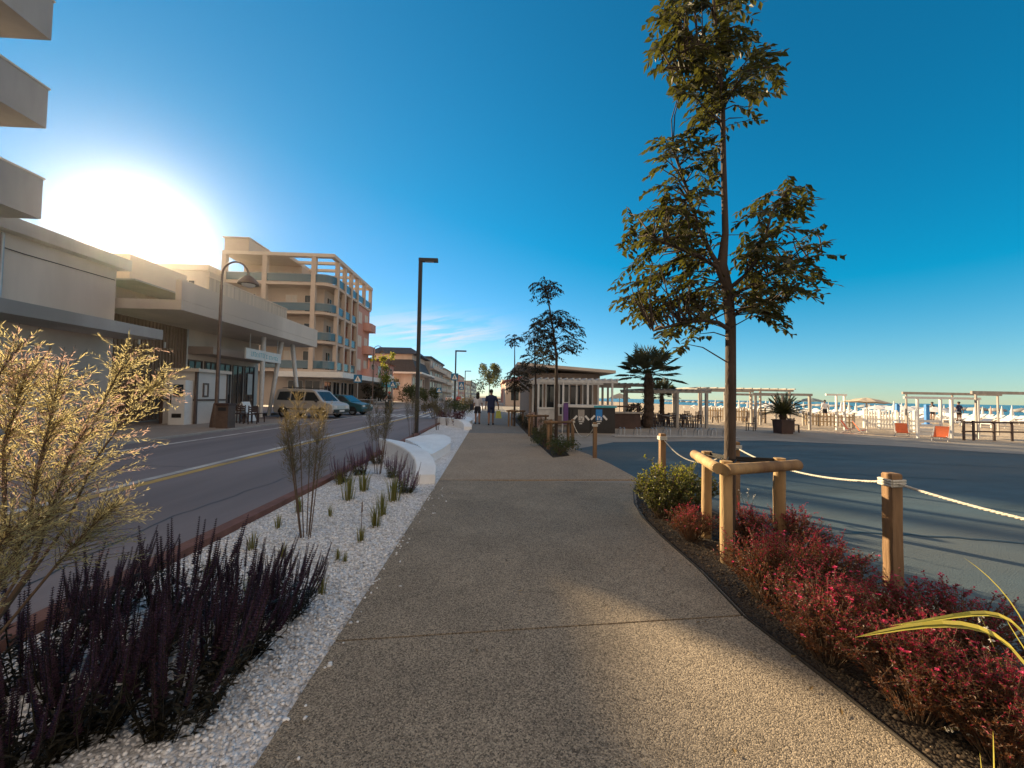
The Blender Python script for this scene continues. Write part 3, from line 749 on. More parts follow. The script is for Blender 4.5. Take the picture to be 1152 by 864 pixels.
m_fennel = leafmat('feathery_stem', (.09, .075, .04), (.19, .15, .075), .40, (.24, .18, .08))
m_reedstem = M('brown_stem', (.12, .075, .045), .8, .2, 8)
m_stripeleaf = leafmat('striped_blade', (.42, .40, .07), (.60, .54, .14), .45, (.70, .58, .10))
m_bush = leafmat('hedge_leaf', (.03, .04, .012), (.08, .095, .025), .35, (.16, .16, .03))

def inpoly(x, y, pg):
    c = False; n = len(pg); j = n - 1
    for i in range(n):
        if (pg[i][1] > y) != (pg[j][1] > y) and x < (pg[j][0] - pg[i][0]) * (y - pg[i][1]) / (pg[j][1] - pg[i][1]) + pg[i][0]: c = not c
        j = i
    return c
def sample_poly(pg):
    x0, x1 = min(p[0] for p in pg), max(p[0] for p in pg); y0, y1 = min(p[1] for p in pg), max(p[1] for p in pg)
    while True:
        x, y = rnd(x0, x1), rnd(y0, y1)
        if inpoly(x, y, pg): return x, y
def make_tree(label, trunk, rad, limbs, regions, leafL, leafW, spray, nleaf, group=None, leafm=None, twr=.006):
    """trunk: world points; limbs: list of (points, radius); regions: list of (px outline, Y of its middle, depth spread, number of sprays)"""
    base = V((trunk[0].x, trunk[0].y, 0))
    t = thing('tree', label, 'tree', base, group)
    a = MB(); a.tube(trunk, rad, 10)
    skel = []
    for i in range(len(trunk) - 1):
        for k in range(5):
            q = k / 5; skel.append(trunk[i].lerp(trunk[i + 1], q))
    for pts, r in limbs:
        a.tube(pts, [r * (1 - .6 * i / (len(pts) - 1)) for i in range(len(pts))], 7)
        for i in range(len(pts) - 1):
            for k in range(5): skel.append(pts[i].lerp(pts[i + 1], (k + 1) / 5))
    lv = MB()
    ztop = trunk[2].z
    for pg, Y, dep, n in regions:
        for _ in range(int(n * 1.02)):
            x, y = sample_poly(pg)
            p = P(x, y, Y + random.gauss(0, dep * .8))
            cand = [s for s in skel if s.z < p.z + .05 and s.z > ztop * .8] or skel
            s = min(cand, key=lambda s: (s - p).length * (1 + .8 * max(0, .15 - (p.z - s.z))))
            out = (p - s); L = out.length
            mid = s.lerp(p, .5) + V((rnd(-.05, .05), rnd(-.05, .05), .10 * L))
            if .12 < L < .75: a.tube([s, mid, p], [twr * 1.3, twr, twr * .5], 4, cap=False)
            hz = V((out.x, out.y, 0)); hz = hz.normalized() if hz.length > .03 else V((rnd(-1, 1), rnd(-1, 1), 0)).normalized()
            ang = rnd(-.7, .7); hz = V((hz.x * math.cos(ang) - hz.y * math.sin(ang), hz.x * math.sin(ang) + hz.y * math.cos(ang), 0))
            d = (hz + V((0, 0, rnd(-.35, .25)))).normalized()
            sl_ = spray * rnd(.6, 1.2)
            q0 = p - d * sl_ * .5; tip = None
            for k in range(nleaf):
                u = (k + .5) / nleaf
                c = q0 + d * sl_ * u + V((0, 0, -.35 * sl_ * u * u))
                sd = V((-d.y, d.x, 0)) * (1 if k % 2 else -1)
                ld = (d * .55 + sd * .75 + V((0, 0, -rnd(.25, .9))) + rdir() * .3)
                lv.leaf(c, ld, V((0, 0, 1)) + rdir() * .4, leafL * rnd(.7, 1.2), leafW * rnd(.75, 1.15), 0, rnd(.05, .3))
            a.tube([q0, q0 + d * sl_ * .5 + V((0, 0, -.09 * sl_)), q0 + d * sl_ + V((0, 0, -.35 * sl_))], [twr * .5, twr * .4, twr * .25], 3, cap=False)
    a.build('trunk', m_bark, t); lv.build('crown', leafm or m_leaf, t)
    return t
TY = 3.75
def pl(seq, Y, dy=None): return [P(x, y, Y + (dy[i] if dy else 0)) for i, (x, y) in enumerate(seq)]
tb = G(820, 598); tb = V((P(820, 560, TY).x, TY, 0))
trunk = [tb] + pl([(821, 520), (822, 440), (822, 365), (818, 325), (812, 298), (816, 262), (814, 180), (813, 110), (806, 40), (800, -40)], TY)
trad = [.058, .052, .050, .048, .053, .050, .031, .025, .021, .016, .009]
limbs = [(pl([(818, 330), (806, 300), (786, 288), (765, 280), (735, 268)], TY, [0, -.05, -.1, -.2, -.3]), .026),
         (pl([(812, 305), (800, 285), (788, 262), (774, 215), (757, 168)], TY, [0, .05, .15, .2, .25]), .026),
         (pl([(813, 300), (803, 290), (796, 272)], TY, [0, .1, .3]), .016),
         (pl([(822, 372), (808, 363), (790, 360), (765, 364), (735, 372)], TY, [0, -.1, -.2, -.25, -.3]), .024),
         (pl([(822, 358), (832, 350), (850, 343), (880, 340)], TY, [0, .1, .2, .2]), .022),
         (pl([(820, 325), (838, 310), (856, 285), (868, 240), (885, 215)], TY, [0, -.1, -.15, -.2, -.2]), .022),
         (pl([(820, 335), (850, 318), (885, 300), (925, 285)], TY, [0, .1, .2, .25]), .02),
         (pl([(814, 115), (825, 100), (845, 85), (868, 70)], TY, [0, .1, .2, .2]), .013),
         (pl([(808, 60), (790, 50), (765, 60), (745, 80)], TY, [0, -.1, -.2, -.2]), .013),
         (pl([(811, 90), (800, 70), (775, 40), (752, 20)], TY, [0, .1, .2, .2]), .013)]
regions = [([(722, 160), (745, 150), (790, 146), (812, 150), (812, 168), (800, 195), (788, 230), (760, 238), (735, 225), (728, 190)], TY, .22, 46),
           ([(700, 240), (735, 226), (790, 232), (796, 262), (800, 300), (770, 300), (740, 285), (702, 275)], TY, .35, 62),
           ([(700, 296), (740, 285), (808, 305), (812, 345), (790, 358), (735, 360), (706, 340), (704, 320)], TY, .40, 74),
           ([(728, 352), (770, 352), (806, 352), (785, 384), (764, 388), (730, 374)], TY, .25, 15),
           ([(842, 215), (868, 203), (906, 206), (912, 222), (890, 250), (862, 262), (838, 250)], TY, .25, 22),
           ([(836, 262), (870, 262), (915, 252), (931, 268), (928, 296), (890, 312), (850, 310), (832, 285)], TY, .35, 46),
           ([(828, 312), (870, 300), (922, 298), (922, 316), (890, 345), (862, 352), (834, 345)], TY, .35, 48),
           ([(850, 345), (878, 345), (866, 362)], TY, .1, 4),
           ([(748, -20), (842, -20), (840, 30), (838, 52), (800, 56), (750, 40), (742, 20)], TY, .22, 60),
           ([(736, 44), (760, 40), (815, 50), (820, 85), (790, 92), (756, 84), (748, 76)], TY, .22, 46),
           ([(820, 62), (850, 48), (872, 50), (878, 88), (850, 110), (818, 112)], TY, .22, 28),
           ([(758, 92), (800, 88), (814, 102), (812, 122), (785, 122), (765, 108)], TY, .15, 18),
           ([(834, 112), (842, 112), (842, 135), (836, 138)], TY, .05, 2),
           ([(775, 122), (806, 124), (800, 145), (772, 145)], TY, .12, 7)]
make_tree('tall young street tree held upright by a wooden log frame, nearest to the camera', trunk, trad, limbs, regions, .092, .046, .34, 15)
# the smaller trees along the strip
def far_tree(label, Y, bx, crowns, topc, topy, leaf, ns):
    crowns = [(c, d, int(k * 1.7)) for c, d, k in crowns]
    pts = [V((P(bx, 460, Y).x, Y, 0))] + [P(bx + dx, y, Y) for dx, y in topc]
    n = len(pts); return make_tree(label, pts, [.055 - .040 * i / (n - 1) for i in range(n)], [], [(c, Y, dp, k) for c, dp, k in crowns], leaf, leaf * .46, .36, ns, 'staked trees along the path', m_leafdk)
far_tree('two tiered staked tree with a leaf tuft above its round crown', 11.0, 626, [
    ([(604, 372), (602, 358), (612, 348), (640, 346), (654, 370), (656, 384), (640, 398), (618, 404), (604, 396)], .35, 70),
    ([(598, 330), (597, 318), (612, 309), (628, 318), (631, 328), (620, 336), (604, 340)], .22, 22)], [(0, 430), (0, 400), (-4, 370), (-8, 345), (-12, 322)], 0, .12, 11)
far_tree('staked tree with a dense dark crown just behind the two tiered one', 14.5, 603, [
    ([(588, 372), (606, 352), (622, 372), (624, 400), (612, 420), (590, 418), (582, 404), (594, 392)], .45, 80)], [(0, 440), (-1, 410), (-2, 380)], 0, .13, 11)
far_tree('staked tree with a lone tuft high on its thin leader', 19.0, 579, [
    ([(570, 420), (578, 414), (594, 418), (597, 432), (588, 440), (570, 438)], .5, 55),
    ([(570, 384), (572, 376), (584, 374), (588, 382), (580, 390)], .25, 16)], [(0, 445), (0, 430), (0, 410), (0, 395), (0, 380)], 0, .14, 11)
def round_tree(label, x, Y, h, r, mat, n, leaf, cat='tree', trunkr=.14, name='tree', low=.35):
    t = thing(name, label, cat, (x, Y, 0)); a = MB()
    a.tube([(x, Y, -.1), (x + .05, Y, h * .4), (x, Y, h * .8)], [trunkr, trunkr * .8, trunkr * .4], 8)
    lv = MB(); cl = [V((x + random.gauss(0, r * .5), Y + random.gauss(0, r * .5), h * low + (h * (1 - low)) * (random.random() ** .8))) for _ in range(14)]
    for c in cl:
        a.tube([(x, Y, h * .45), c], [trunkr * .3, trunkr * .1], 4, cap=False)
        k = 1.0 - .55 * max(0, (c.z / h - .6) / .4)
        for _ in range(n // 14):
            p = c + rdir() * (random.random() ** .45) * r * .48 * k; lv.leaf(p, rdir() + V((0, 0, -.3)), rdir(), leaf * rnd(.6, 1.2), leaf * .6)
    a.build('trunk', m_bark, t); lv.build('crown', mat, t); return t
round_tree('broad green tree rising over the far end of the path', -1.2, 118, 11.0, 4.6, m_bush, 2600, .55)
round_tree('yellowish green tree in front of the slate roofed house', -16.4, 60, 7.6, 1.7, m_yg, 900, .34)
def bush(label, x, Y, h, r, mat, n, leaf, name='bush', stems=10, z0=-.03, group=None):
    t = thing(name, label, 'bush', (x, Y, 0), group); a = MB(); lv = MB()
    for _ in range(stems):
        e = V((x + rnd(-.6, .6) * r, Y + rnd(-.6, .6) * r, h * rnd(.6, .9))); a.tube([(x + rnd(-.1, .1) * r, Y + rnd(-.1, .1) * r, z0), e], [.012, .005], 4, cap=False)
    cl = [V((x + rnd(-.75, .75) * r, Y + rnd(-.75, .75) * r, h * rnd(.25, .82))) for _ in range(16)]
    for _ in range(n):
        c = random.choice(cl); p = c + rdir() * random.random() ** .5 * min(r, h) * .36; p.z = max(.01, p.z)
        lv.leaf(p, rdir() + V((0, 0, .4)), rdir(), leaf * rnd(.6, 1.2), leaf * .55)
    a.build('stems', m_reedstem, t); lv.build('foliage', mat, t); return t
bush('big dark bush in front of the hotel pavilion windows', -17.0, 57.0, 3.2, 1.9, m_leafdk, 1500, .28)
bush('rounded dark green bush left of the black lamp post across the road', -14.5, 71, 3.4, 2.6, m_bush, 1500, .35)
bush('smaller green bush against the white wall below the slate roofed house', -12.2, 76, 2.9, 2.0, m_bush, 1200, .33)
# --- fan palms
def fan_palm(label, x, Y, hz, tr, nf, fl, seed):
    rr = random.Random(seed); t = thing('palm_tree', label, 'palm tree', (x, Y, 0)); a = MB()
    pts, rd = [], []
    for i in range(15):
        u = i / 14; pts.append((x + .04 * math.sin(3 * u), Y, hz * u)); rd.append(tr * (1.0 - .10 * u + (.14 if i % 2 else 0)) if u < .75 else tr * (1.15 + (.1 if i % 2 else 0) - (u - .75) * 2.0))
    a.tube(pts, rd, 12, sm=False)
    for _ in range(int(90 * tr / .25)):
        u = rr.random(); an = rr.uniform(0, 6.28); q = V((x + tr * math.cos(an), Y + tr * math.sin(an), hz * u)); a.leaf(q, V((math.cos(an), math.sin(an), 1.4)), V((0, 0, 1)), .16, .07)
    a.build('trunk', m_palmbark, t); lv = MB(); top = V((x, Y, hz))
    for k in range(nf):
        an = k * 2.399; el = R(84 - 98 * ((k + .5) / nf) ** .9)
        d = V((math.cos(an) * math.cos(el), math.sin(an) * math.cos(el), math.sin(el)))
        L = fl * rr.uniform(.52, .68); pe = top + d * L + V((0, 0, -.10 * L)); lv.tube([top, top + d * L * .5, pe], [.022, .018, .012], 4, cap=False)
        sd = d.cross(V((0, 0, 1))); sd = sd.normalized() if sd.length > .05 else V((1, 0, 0)); up = sd.cross(d)
        nb = 20
        for b in range(nb):
            th = R(-118 + 236 * b / (nb - 1)); bl = fl * (.58 - .20 * abs(th) / 2.06) * rr.uniform(.85, 1.08)
            bd = (d * math.cos(th) + sd * math.sin(th) + up * .12).normalized()
            m1 = pe + bd * bl * .6; tp = pe + bd * bl * .95 + V((0, 0, -.16 * bl)); s2 = bd.cross(up).normalized() * .021
            lv.add([pe, m1 + s2, tp, m1 - s2], [(0, 1, 2), (0, 2, 3)])
    lv.build('crown', m_palm, t); return t
pb = G(729, 481)
fan_palm('large fan palm with a thick shaggy trunk beside the weathered pergola', pb.x, pb.y, 2.75, .24, 27, 1.62, 2)
fan_palm('smaller fan palm just behind the large shaggy palm', P(744, 470, 24).x, 24, 1.75, .14, 20, 1.15, 5)
def cycad(label, p, h, fl, nf, seed, z0):
    rr = random.Random(seed); t = thing('sago_palm', label, 'palm tree', p); a = MB()
    a.loft([((p[0], p[1], z0 - .05), .12, .12), ((p[0], p[1], z0 + .15), .16, .16), ((p[0], p[1], z0 + h), .13, .13)], 10); a.build('trunk', m_palmbark, t); lv = MB()
    top = V((p[0], p[1], z0 + h))
    for k in range(nf):
        an = k * 2.399; el = R(80 - 74 * (k / nf)); d = V((math.cos(an) * math.cos(el), math.sin(an) * math.cos(el), math.sin(el)))
        pts = [top + d * fl * u + V((0, 0, -.35 * fl * u * u * math.cos(el))) for u in (0, .25, .5, .75, 1)]
        lv.tube(pts, [.014, .012, .01, .007, .004], 4, cap=False)
        for i in range(26):
            u = .12 + .88 * i / 26; q = top + d * fl * u + V((0, 0, -.35 * fl * u * u * math.cos(el)))
            sd = d.cross(V((0, 0, 1))); sd = sd.normalized() if sd.length > .05 else V((1, 0, 0))
            for s_ in (-1, 1): lv.leaf(q, sd * s_ + d * .7 + V((0, 0, .15)), V((0, 0, 1)), fl * .24 * (1 - .6 * u), .028)
    lv.build('crown', m_palm, t); return t
# --- red barberry shrubs
def shrub_proto(name, h, r, ns, nl, ll, mats, seed, flowers=0, cat='shrub'):
    rr = random.Random(seed); t = thing(name, '', cat, (0, 0, 0)); st, lv, fl = MB(), MB(), MB()
    for _ in range(ns):
        an = rr.uniform(0, 6.283); q = rr.random() ** .6; hh = h * (1 - .45 * q * q) * rr.uniform(.72, 1.12)
        b = V((.25 * r * q * math.cos(an), .25 * r * q * math.sin(an), -.02)); e = V((r * q * math.cos(an) + rr.gauss(0, .03), r * q * math.sin(an) + rr.gauss(0, .03), hh))
        c = b.lerp(e, .5) + V((0, 0, .12 * h))
        st.tube([b, c, e], [.0035, .0028, .0012], 3, cap=False)
        side = [(b, c, e)]
        for _s in range(3):
            u = rr.uniform(.35, .9); o = (b * (1 - u) ** 2 + c * 2 * u * (1 - u) + e * u * u); dd = V((rr.gauss(0, 1), rr.gauss(0, 1), 1.1)).normalized() * h * rr.uniform(.12, .28); side.append((o, o + dd * .5, o + dd))
            st.tube([o, o + dd], [.0018, .0008], 3, cap=False)
        for (b2, c2, e2) in side:
            main = b2 is b
            for i in range(nl if main else nl // 2):
                u = (rr.uniform(.18, 1) if main else rr.random()); p = b2 * (1 - u) ** 2 + c2 * 2 * u * (1 - u) + e2 * u * u
                d = V((rr.gauss(0, 1), rr.gauss(0, 1), rr.gauss(.35, .7)))
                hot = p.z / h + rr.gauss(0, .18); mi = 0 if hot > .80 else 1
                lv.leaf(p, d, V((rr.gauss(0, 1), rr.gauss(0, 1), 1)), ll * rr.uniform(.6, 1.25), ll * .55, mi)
        if flowers and rr.random() < flowers:
            for _f in range(6): fl.leaf(e + V((0, 0, .01)), V((rr.gauss(0, 1), rr.gauss(0, 1), .5)), V((0, 0, 1)), .018, .013)
    st.build('stems', m_reedstem, t); lv.build('foliage', mats, t)
    if fl.v: fl.build('blossom', m_pinkfl, t)
    return t
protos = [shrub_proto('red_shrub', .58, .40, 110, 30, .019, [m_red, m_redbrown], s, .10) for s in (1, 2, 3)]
spots = [((778, 606), .72, 'dark red shrub in the shade between the log frame and the path'),
         ((842, 612), .78, 'dark crimson shrub between the front and right stakes of the log frame'),
         ((893, 622), .85, 'crimson shrub at the foot of the right stake beside the plaza'),
         ((866, 672), .95, 'bright red shrub right beside the front stake, overhanging the path edge'),
         ((925, 668), 1.0, 'crimson shrub in front of the rope post nearest the camera'),
         ((930, 735), 1.0, 'brownish red shrub overhanging the path joint beyond the pale blades'),
         ((1010, 735), .98, 'crimson shrub with pink flowers to the right of the nearest rope post foot'),
         ((1035, 800), .95, 'rusty brown shrub under the long pale striped blades'),
         ((1080, 745), .90, 'low crimson shrub behind the striped blades near the plaza'),
         ((1130, 850), .85, 'dark brown shrub at the lower right corner of the view')]
used = set()
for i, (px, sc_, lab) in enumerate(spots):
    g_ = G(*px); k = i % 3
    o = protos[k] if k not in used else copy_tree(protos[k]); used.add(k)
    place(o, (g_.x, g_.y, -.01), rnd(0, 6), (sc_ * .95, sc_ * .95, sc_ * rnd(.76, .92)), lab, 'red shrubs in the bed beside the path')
gp = [shrub_proto('green_shrub', .50, .36, 90, 26, .026, [m_yg, m_bush], s) for s in (8,)]
for i, (px, sc_, lab) in enumerate([((748, 580), 1.3, 'yellow green shrub at the rounded far end of the bed'), ((775, 570), 1.15, 'smaller yellow green shrub tucked beside the back stake')]):
    g_ = G(*px); place(gp[0] if i == 0 else copy_tree(gp[0]), (g_.x, g_.y, -.01), i * 2.0, sc_, lab, 'yellow green shrubs at the end of the bed')
# --- dark salvia
def salvia_proto(seed, n, h, flm, lfm, name='salvia', sp=.26):
    rr = random.Random(seed); t = thing(name, '', 'flowering plant', (0, 0, 0)); st, fl, lv = MB(), MB(), MB()
    lean = V((.26, -.02, 0))
    for _ in range(n):
        an = rr.uniform(0, 6.283); q = rr.random() ** .5; hh = h * rr.uniform(.62, 1.08)
        b = V((.10 * q * math.cos(an), .10 * q * math.sin(an), -.02)); d = V((.55 * q * math.cos(an), .55 * q * math.sin(an), 0)) + lean
        e = b + V((d.x * hh * .62, d.y * hh * .62, hh)); c = b.lerp(e, .5) + V((d.x * .08, d.y * .08, 0))
        f = lambda u: b * (1 - u) ** 2 + c * 2 * u * (1 - u) + e * u * u
        st.tube([b, c, e], [.003, .0025, .001], 3, cap=False)
        nw = rr.randint(15, 24); s0 = 1 - nw * .012 / hh
        for w_ in range(nw):
            u = s0 + (1 - s0) * w_ / nw; p = f(u); k = 1 - .65 * w_ / nw
            for j in range(5):
                a2 = j * 1.257 + w_ * .6; dd = V((math.cos(a2), math.sin(a2), .75)); fl.leaf(p, dd, V((0, 0, 1)), .017 * k + .004, .009 * k + .002)
        for i in range(16):
            u = rr.uniform(.05, s0 * .95); p = f(u); a2 = rr.uniform(0, 6.28); lv.leaf(p, V((math.cos(a2), math.sin(a2), rr.uniform(-.3, .6))), V((0, 0, 1)), rr.uniform(.035, .06), .016)
    st.build('stems', m_reedstem if flm is m_lav else m_salvleaf, t); fl.build('blossom', flm, t); lv.build('foliage', lfm, t)
    return t
sp_ = [salvia_proto(s, 42, .58, m_salvia, m_salvleaf) for s in (1, 2, 3)]
used = set()
for i, (px, py, sc_, rz, lab) in enumerate([
    (322, 690, .86, 0, 'small dark salvia standing apart on the gravel nearest the path'),
    (255, 745, 1.05, .4, 'dark salvia clump second from the path in the lower left'),
    (205, 700, 1.05, -.3, 'dark purple salvia whose spikes cross the red kerb'),
    (150, 745, 1.0, .2, 'dark salvia in the middle of the lower left mass'),
    (120, 690, .95, 0, 'dark salvia behind the mass, spikes against the road'),
    (200, 810, 1.0, .5, 'dark salvia spreading over the gravel at the bottom edge of the view'),
    (100, 820, 1.0, -.4, 'dark salvia low in the bottom left, before the tamarisk'),
    (40, 760, 1.0, .1, 'dark salvia at the foot of the tamarisk'),
    (25, 860, .9, .3, 'dark salvia in the extreme bottom left corner'),
    (275, 690, .9, .2, 'dark salvia with tall thin spikes right of the kerb crossing one')]):
    g_ = G(px, py); k = i % 3; o = sp_[k] if k not in used else copy_tree(sp_[k]); used.add(k)
    place(o, (g_.x, g_.y, -.02), rz, (sc_ * rnd(.9, 1.1), sc_ * rnd(.9, 1.1), sc_ * rnd(.82, 1.12)), lab, 'dark salvias in the gravel')
lp = [salvia_proto(s, 34, .48, m_lav, m_bush, 'purple_plant') for s in (11, 12)]
for i, (px, py, sc_, lab) in enumerate([(455, 552, .95, 'purple flower clump closest to the end of the white bench'), (442, 535, .9, 'purple flower clump tucked behind the one at the bench end'),
     (405, 532, 1.0, 'dusty purple flower clump left of the grass in the gravel bed'), (425, 520, 1.0, 'dusty purple clump between the tall feathery plant and the bench'), (385, 540, .9, 'dusty purple clump nearest the road kerb')]):
    g_ = G(px, py); o = lp[i % 2] if i < 2 else copy_tree(lp[i % 2]); place(o, (g_.x, g_.y, -.02), i * 1.3, sc_, lab, 'purple flower clumps before the bench')
# --- grass tufts
def tuft_proto(seed, n, h, mat, spread=.35, wd=.006, name='grass_tuft', cat='grass tuft'):
    rr = random.Random(seed); t = MB()
    for _ in range(n):
        an = rr.uniform(0, 6.283); q = rr.random(); b = V((.035 * math.cos(an) * q, .035 * math.sin(an) * q, -.01)); hh = h * rr.uniform(.55, 1.1); o = V((math.cos(an), math.sin(an), 0)) * spread * q * hh
        s_ = V((-math.sin(an), math.cos(an), 0)) * wd * .5; m1 = b + o * .35 + V((0, 0, hh * .6)); e = b + o + V((0, 0, hh * (1 - .2 * q)))
        t.add([b - s_, b + s_, m1 + s_ * .8, m1 - s_ * .8, e], [(0, 1, 2, 3), (3, 2, 4)])
    o = t.build(name, mat); return tag(o, '', cat)
tp = [tuft_proto(s, 46, .20, m_grass) for s in (1, 2, 3)]
tl = [(236, 645, 1, 'grass tuft half hidden by salvia spikes at the kerb'), (284, 615, 1, 'grass tuft nearest the kerb beyond the salvias'), (280, 668, .9, 'grass tuft swallowed between salvia clumps'), (318, 624, .8, 'narrow upright grass tuft just behind the small salvia'),
      (313, 591, .85, 'small grass tuft left of the tall feathery stems'), (336, 574, 1.1, 'fuller grass tuft close behind the tall feathery stems'), (372, 578, .8, 'thin grass tuft right of the tall feathery stems'), (406, 606, .95, 'grass tuft with one tall straight stalk'),
      (380, 627, .6, 'sparse pair of blades left of another sparse pair'), (388, 629, .55, 'sparse few blades closest to the path joint'), (362, 664, .8, 'grass tuft touching the right side of the small salvia'),
      (392, 560, 2.1, 'broad grass clump left of the smaller broad clump'), (409, 550, 1.9, 'broad grass clump under the dusty purple flowers'), (443, 561, 2.2, 'broad grass clump before the purple flowers at the bench'), (430, 577, 1.6, 'grass tuft second nearest the path, behind a brighter one'), (423, 590, 1.5, 'bright yellow green tuft nearest the path edge'), (382, 543, 1.4, 'grass clump closest to the kerb in the middle of the bed')]
for i, (px, py, sc_, lab) in enumerate(tl):
    g_ = G(px, py); o = tp[i % 3] if i < 3 else copy_tree(tp[i % 3]); place(o, (g_.x, g_.y, -.025), rnd(0, 6), (sc_, sc_, sc_ * 1.05), lab, 'grass tufts in the white gravel')
a = MB(); g_ = G(406, 606); a.tube([(g_.x, g_.y, -.02), (g_.x, g_.y + .01, .38)], [.004, .002], 4); a.tube([(g_.x, g_.y + .01, .26), (g_.x, g_.y + .01, .36)], [.008, .005], 5)
tag(a.build('stalk', m_reedstem, None, (g_.x, g_.y, 0)), 'single straight brown stalk standing in a grass tuft', 'stalk')
# --- feathery tall plants
def feather_proto(seed, nst, h, r, nbr, nfil, fl, mat, stm, name, cat, top=.45, thick=.006):
    rr = random.Random(seed); t = thing(name, '', cat, (0, 0, 0)); st, lv = MB(), MB()
    for _ in range(nst):
        an = rr.uniform(0, 6.283); q = rr.random() ** .5; b = V((.06 * q * math.cos(an), .06 * q * math.sin(an), -.03)); e = V((r * q * math.cos(an), r * q * math.sin(an), h * rr.uniform(.8, 1.05)))
        st.tube([b, b.lerp(e, .5) + V((0, 0, .04)), e], [thick, thick * .7, thick * .25], 4, cap=False)
        for k in range(nbr):
            u = top + (1 - top) * rr.random(); p = b.lerp(e, u); a2 = rr.uniform(0, 6.283); L = fl * (1.25 - u) * rr.uniform(.7, 1.3)
            d = V((math.cos(a2) * .62, math.sin(a2) * .62, 1)).normalized()
            for f in range(nfil):
                v = f / nfil; c = p + d * L * v; dd = (d * 1.2 + rdir() * .8).normalized(); lv.leaf(c, dd, rdir(), .06, .0035, 0, 0)
    st.build('stems', stm, t); lv.build('foliage', mat, t); return t
fp = feather_proto(3, 9, 1.42, .28, 36, 14, .34, m_fennel, m_reedstem, 'feathery_plant', 'tall plant')
fl_ = [(345, 601, 1.0, 'tall feathery plant on thin brown stems nearest the kerb'), (425, 531, 1.0, 'tall feathery plant behind the purple flower clumps'), (463, 492, 1.05, 'tall feathery plant around the foot of the black lamp post'),
       (492, 483, 1.0, 'tall feathery plant right of the black lamp post'), (503, 478, .9, 'feathery plant farthest along the bed, by the second bench')]
for i, (px, py, sc_, lab) in enumerate(fl_):
    g_ = G(px, py); place(fp if i == 0 else copy_tree(fp), (g_.x, g_.y, -.03), i * 1.7, sc_, lab, 'tall feathery plants in the gravel bed')
# plants further along the beds
m_burg = leafmat('burgundy_leaf', (.06, .015, .02), (.14, .04, .05), .3)
for lab, px, py, h, r, mt_, n, lf in (('burgundy mounded plant before the second white bench', 512, 479, .7, .55, m_burg, 900, .07), ('second burgundy mound nearer the road behind the first', 501, 476, .75, .5, m_burg, 800, .07),
     ('green low shrub beyond the second bench', 521, 466, 1.0, .9, m_bush, 800, .12), ('grey green shrub along the kerb past the lamp post', 487, 470, 1.1, .8, m_fennel, 900, .11), ('low green shrub by the crossing sign post down the bed', 513, 463, 1.3, 1.0, m_bush, 800, .14), ('orange tinged shrub far along the bed by the path', 527, 460, 1.5, 1.2, m_fennel, 800, .16)):
    g_ = G(px, py); bush(lab, g_.x, g_.y, h, r, mt_, n, lf, 'mounded_shrub')
k = 0
for lab, x, y, h, mt_ in (('low green plant at the near corner of the strip on the right', 1.72, 9.75, .38, m_bush), ('leafy plant beside the staked tree frame in the strip', 1.95, 10.4, .42, m_bush), ('pale feathery clump behind the first staked frame', 1.75, 12.6, .85, m_fennel),
     ('green plant left edge of the strip after the frame', 1.55, 11.4, .40, m_bush), ('low plant in the middle of the right strip', 1.75, 13.8, .45, m_bush), ('pinkish feathery clump in the middle of the strip', 1.8, 16.0, .9, m_tampink), ('dark low plant past the second staked frame', 1.6, 17.6, .5, m_leafdk), ('dull green plant near the end of the strip', 1.65, 20.5, .6, m_bush), ('last low plant at the far end of the strip', 1.6, 24, .7, m_bush)):
    bush(lab, x, y, h, .42, mt_, 700, .05 if mt_ is m_bush else .07, 'strip_plant', group=None)
# --- tamarisk, left foreground
def tamarisk(label, base, stems, seed):
    rr = random.Random(seed); t = thing('tamarisk', label, 'shrub', base); st, lv, pk = MB(), MB(), MB()
    for pts, r, dens, pinky in stems:
        st.tube(pts, [r * (1 - .8 * i / (len(pts) - 1)) for i in range(len(pts))], 6, cap=False)
        n = len(pts) - 1
        for k in range(int(dens * .95)):
            u = rr.uniform(.34, 1.0) * n; i = min(int(u), n - 1); p = pts[i].lerp(pts[i + 1], u - i); ax = (pts[i + 1] - pts[i]).normalized()
            L = rr.uniform(.14, .34) * (1.15 - .65 * u / n)
            d = (ax * 1.0 + rdir() * .95).normalized(); st.tube([p, p + d * L], [.0016, .0007], 3, cap=False)
            isp = rr.random() < pinky
            nf = int(L / .0065)
            for f in range(nf):
                v = f / nf; c = p + d * L * v + V((0, 0, -.10 * L * v * v)); dd = (d * .9 + rdir() * .75).normalized()
                (pk if isp and v > .45 else lv).leaf(c, dd, rdir(), rr.uniform(.012, .030), .0032, 0, 0)
    st.build('stems', m_reedstem, t); lv.build('foliage', m_tam, t)
    if pk.v: pk.build('blossom', m_tampink, t)
    return t
bt = V((-2.38, 1.75, -.03))
def tp_(seq): return [bt] + [P(x, y, yy) for x, y, yy in seq]
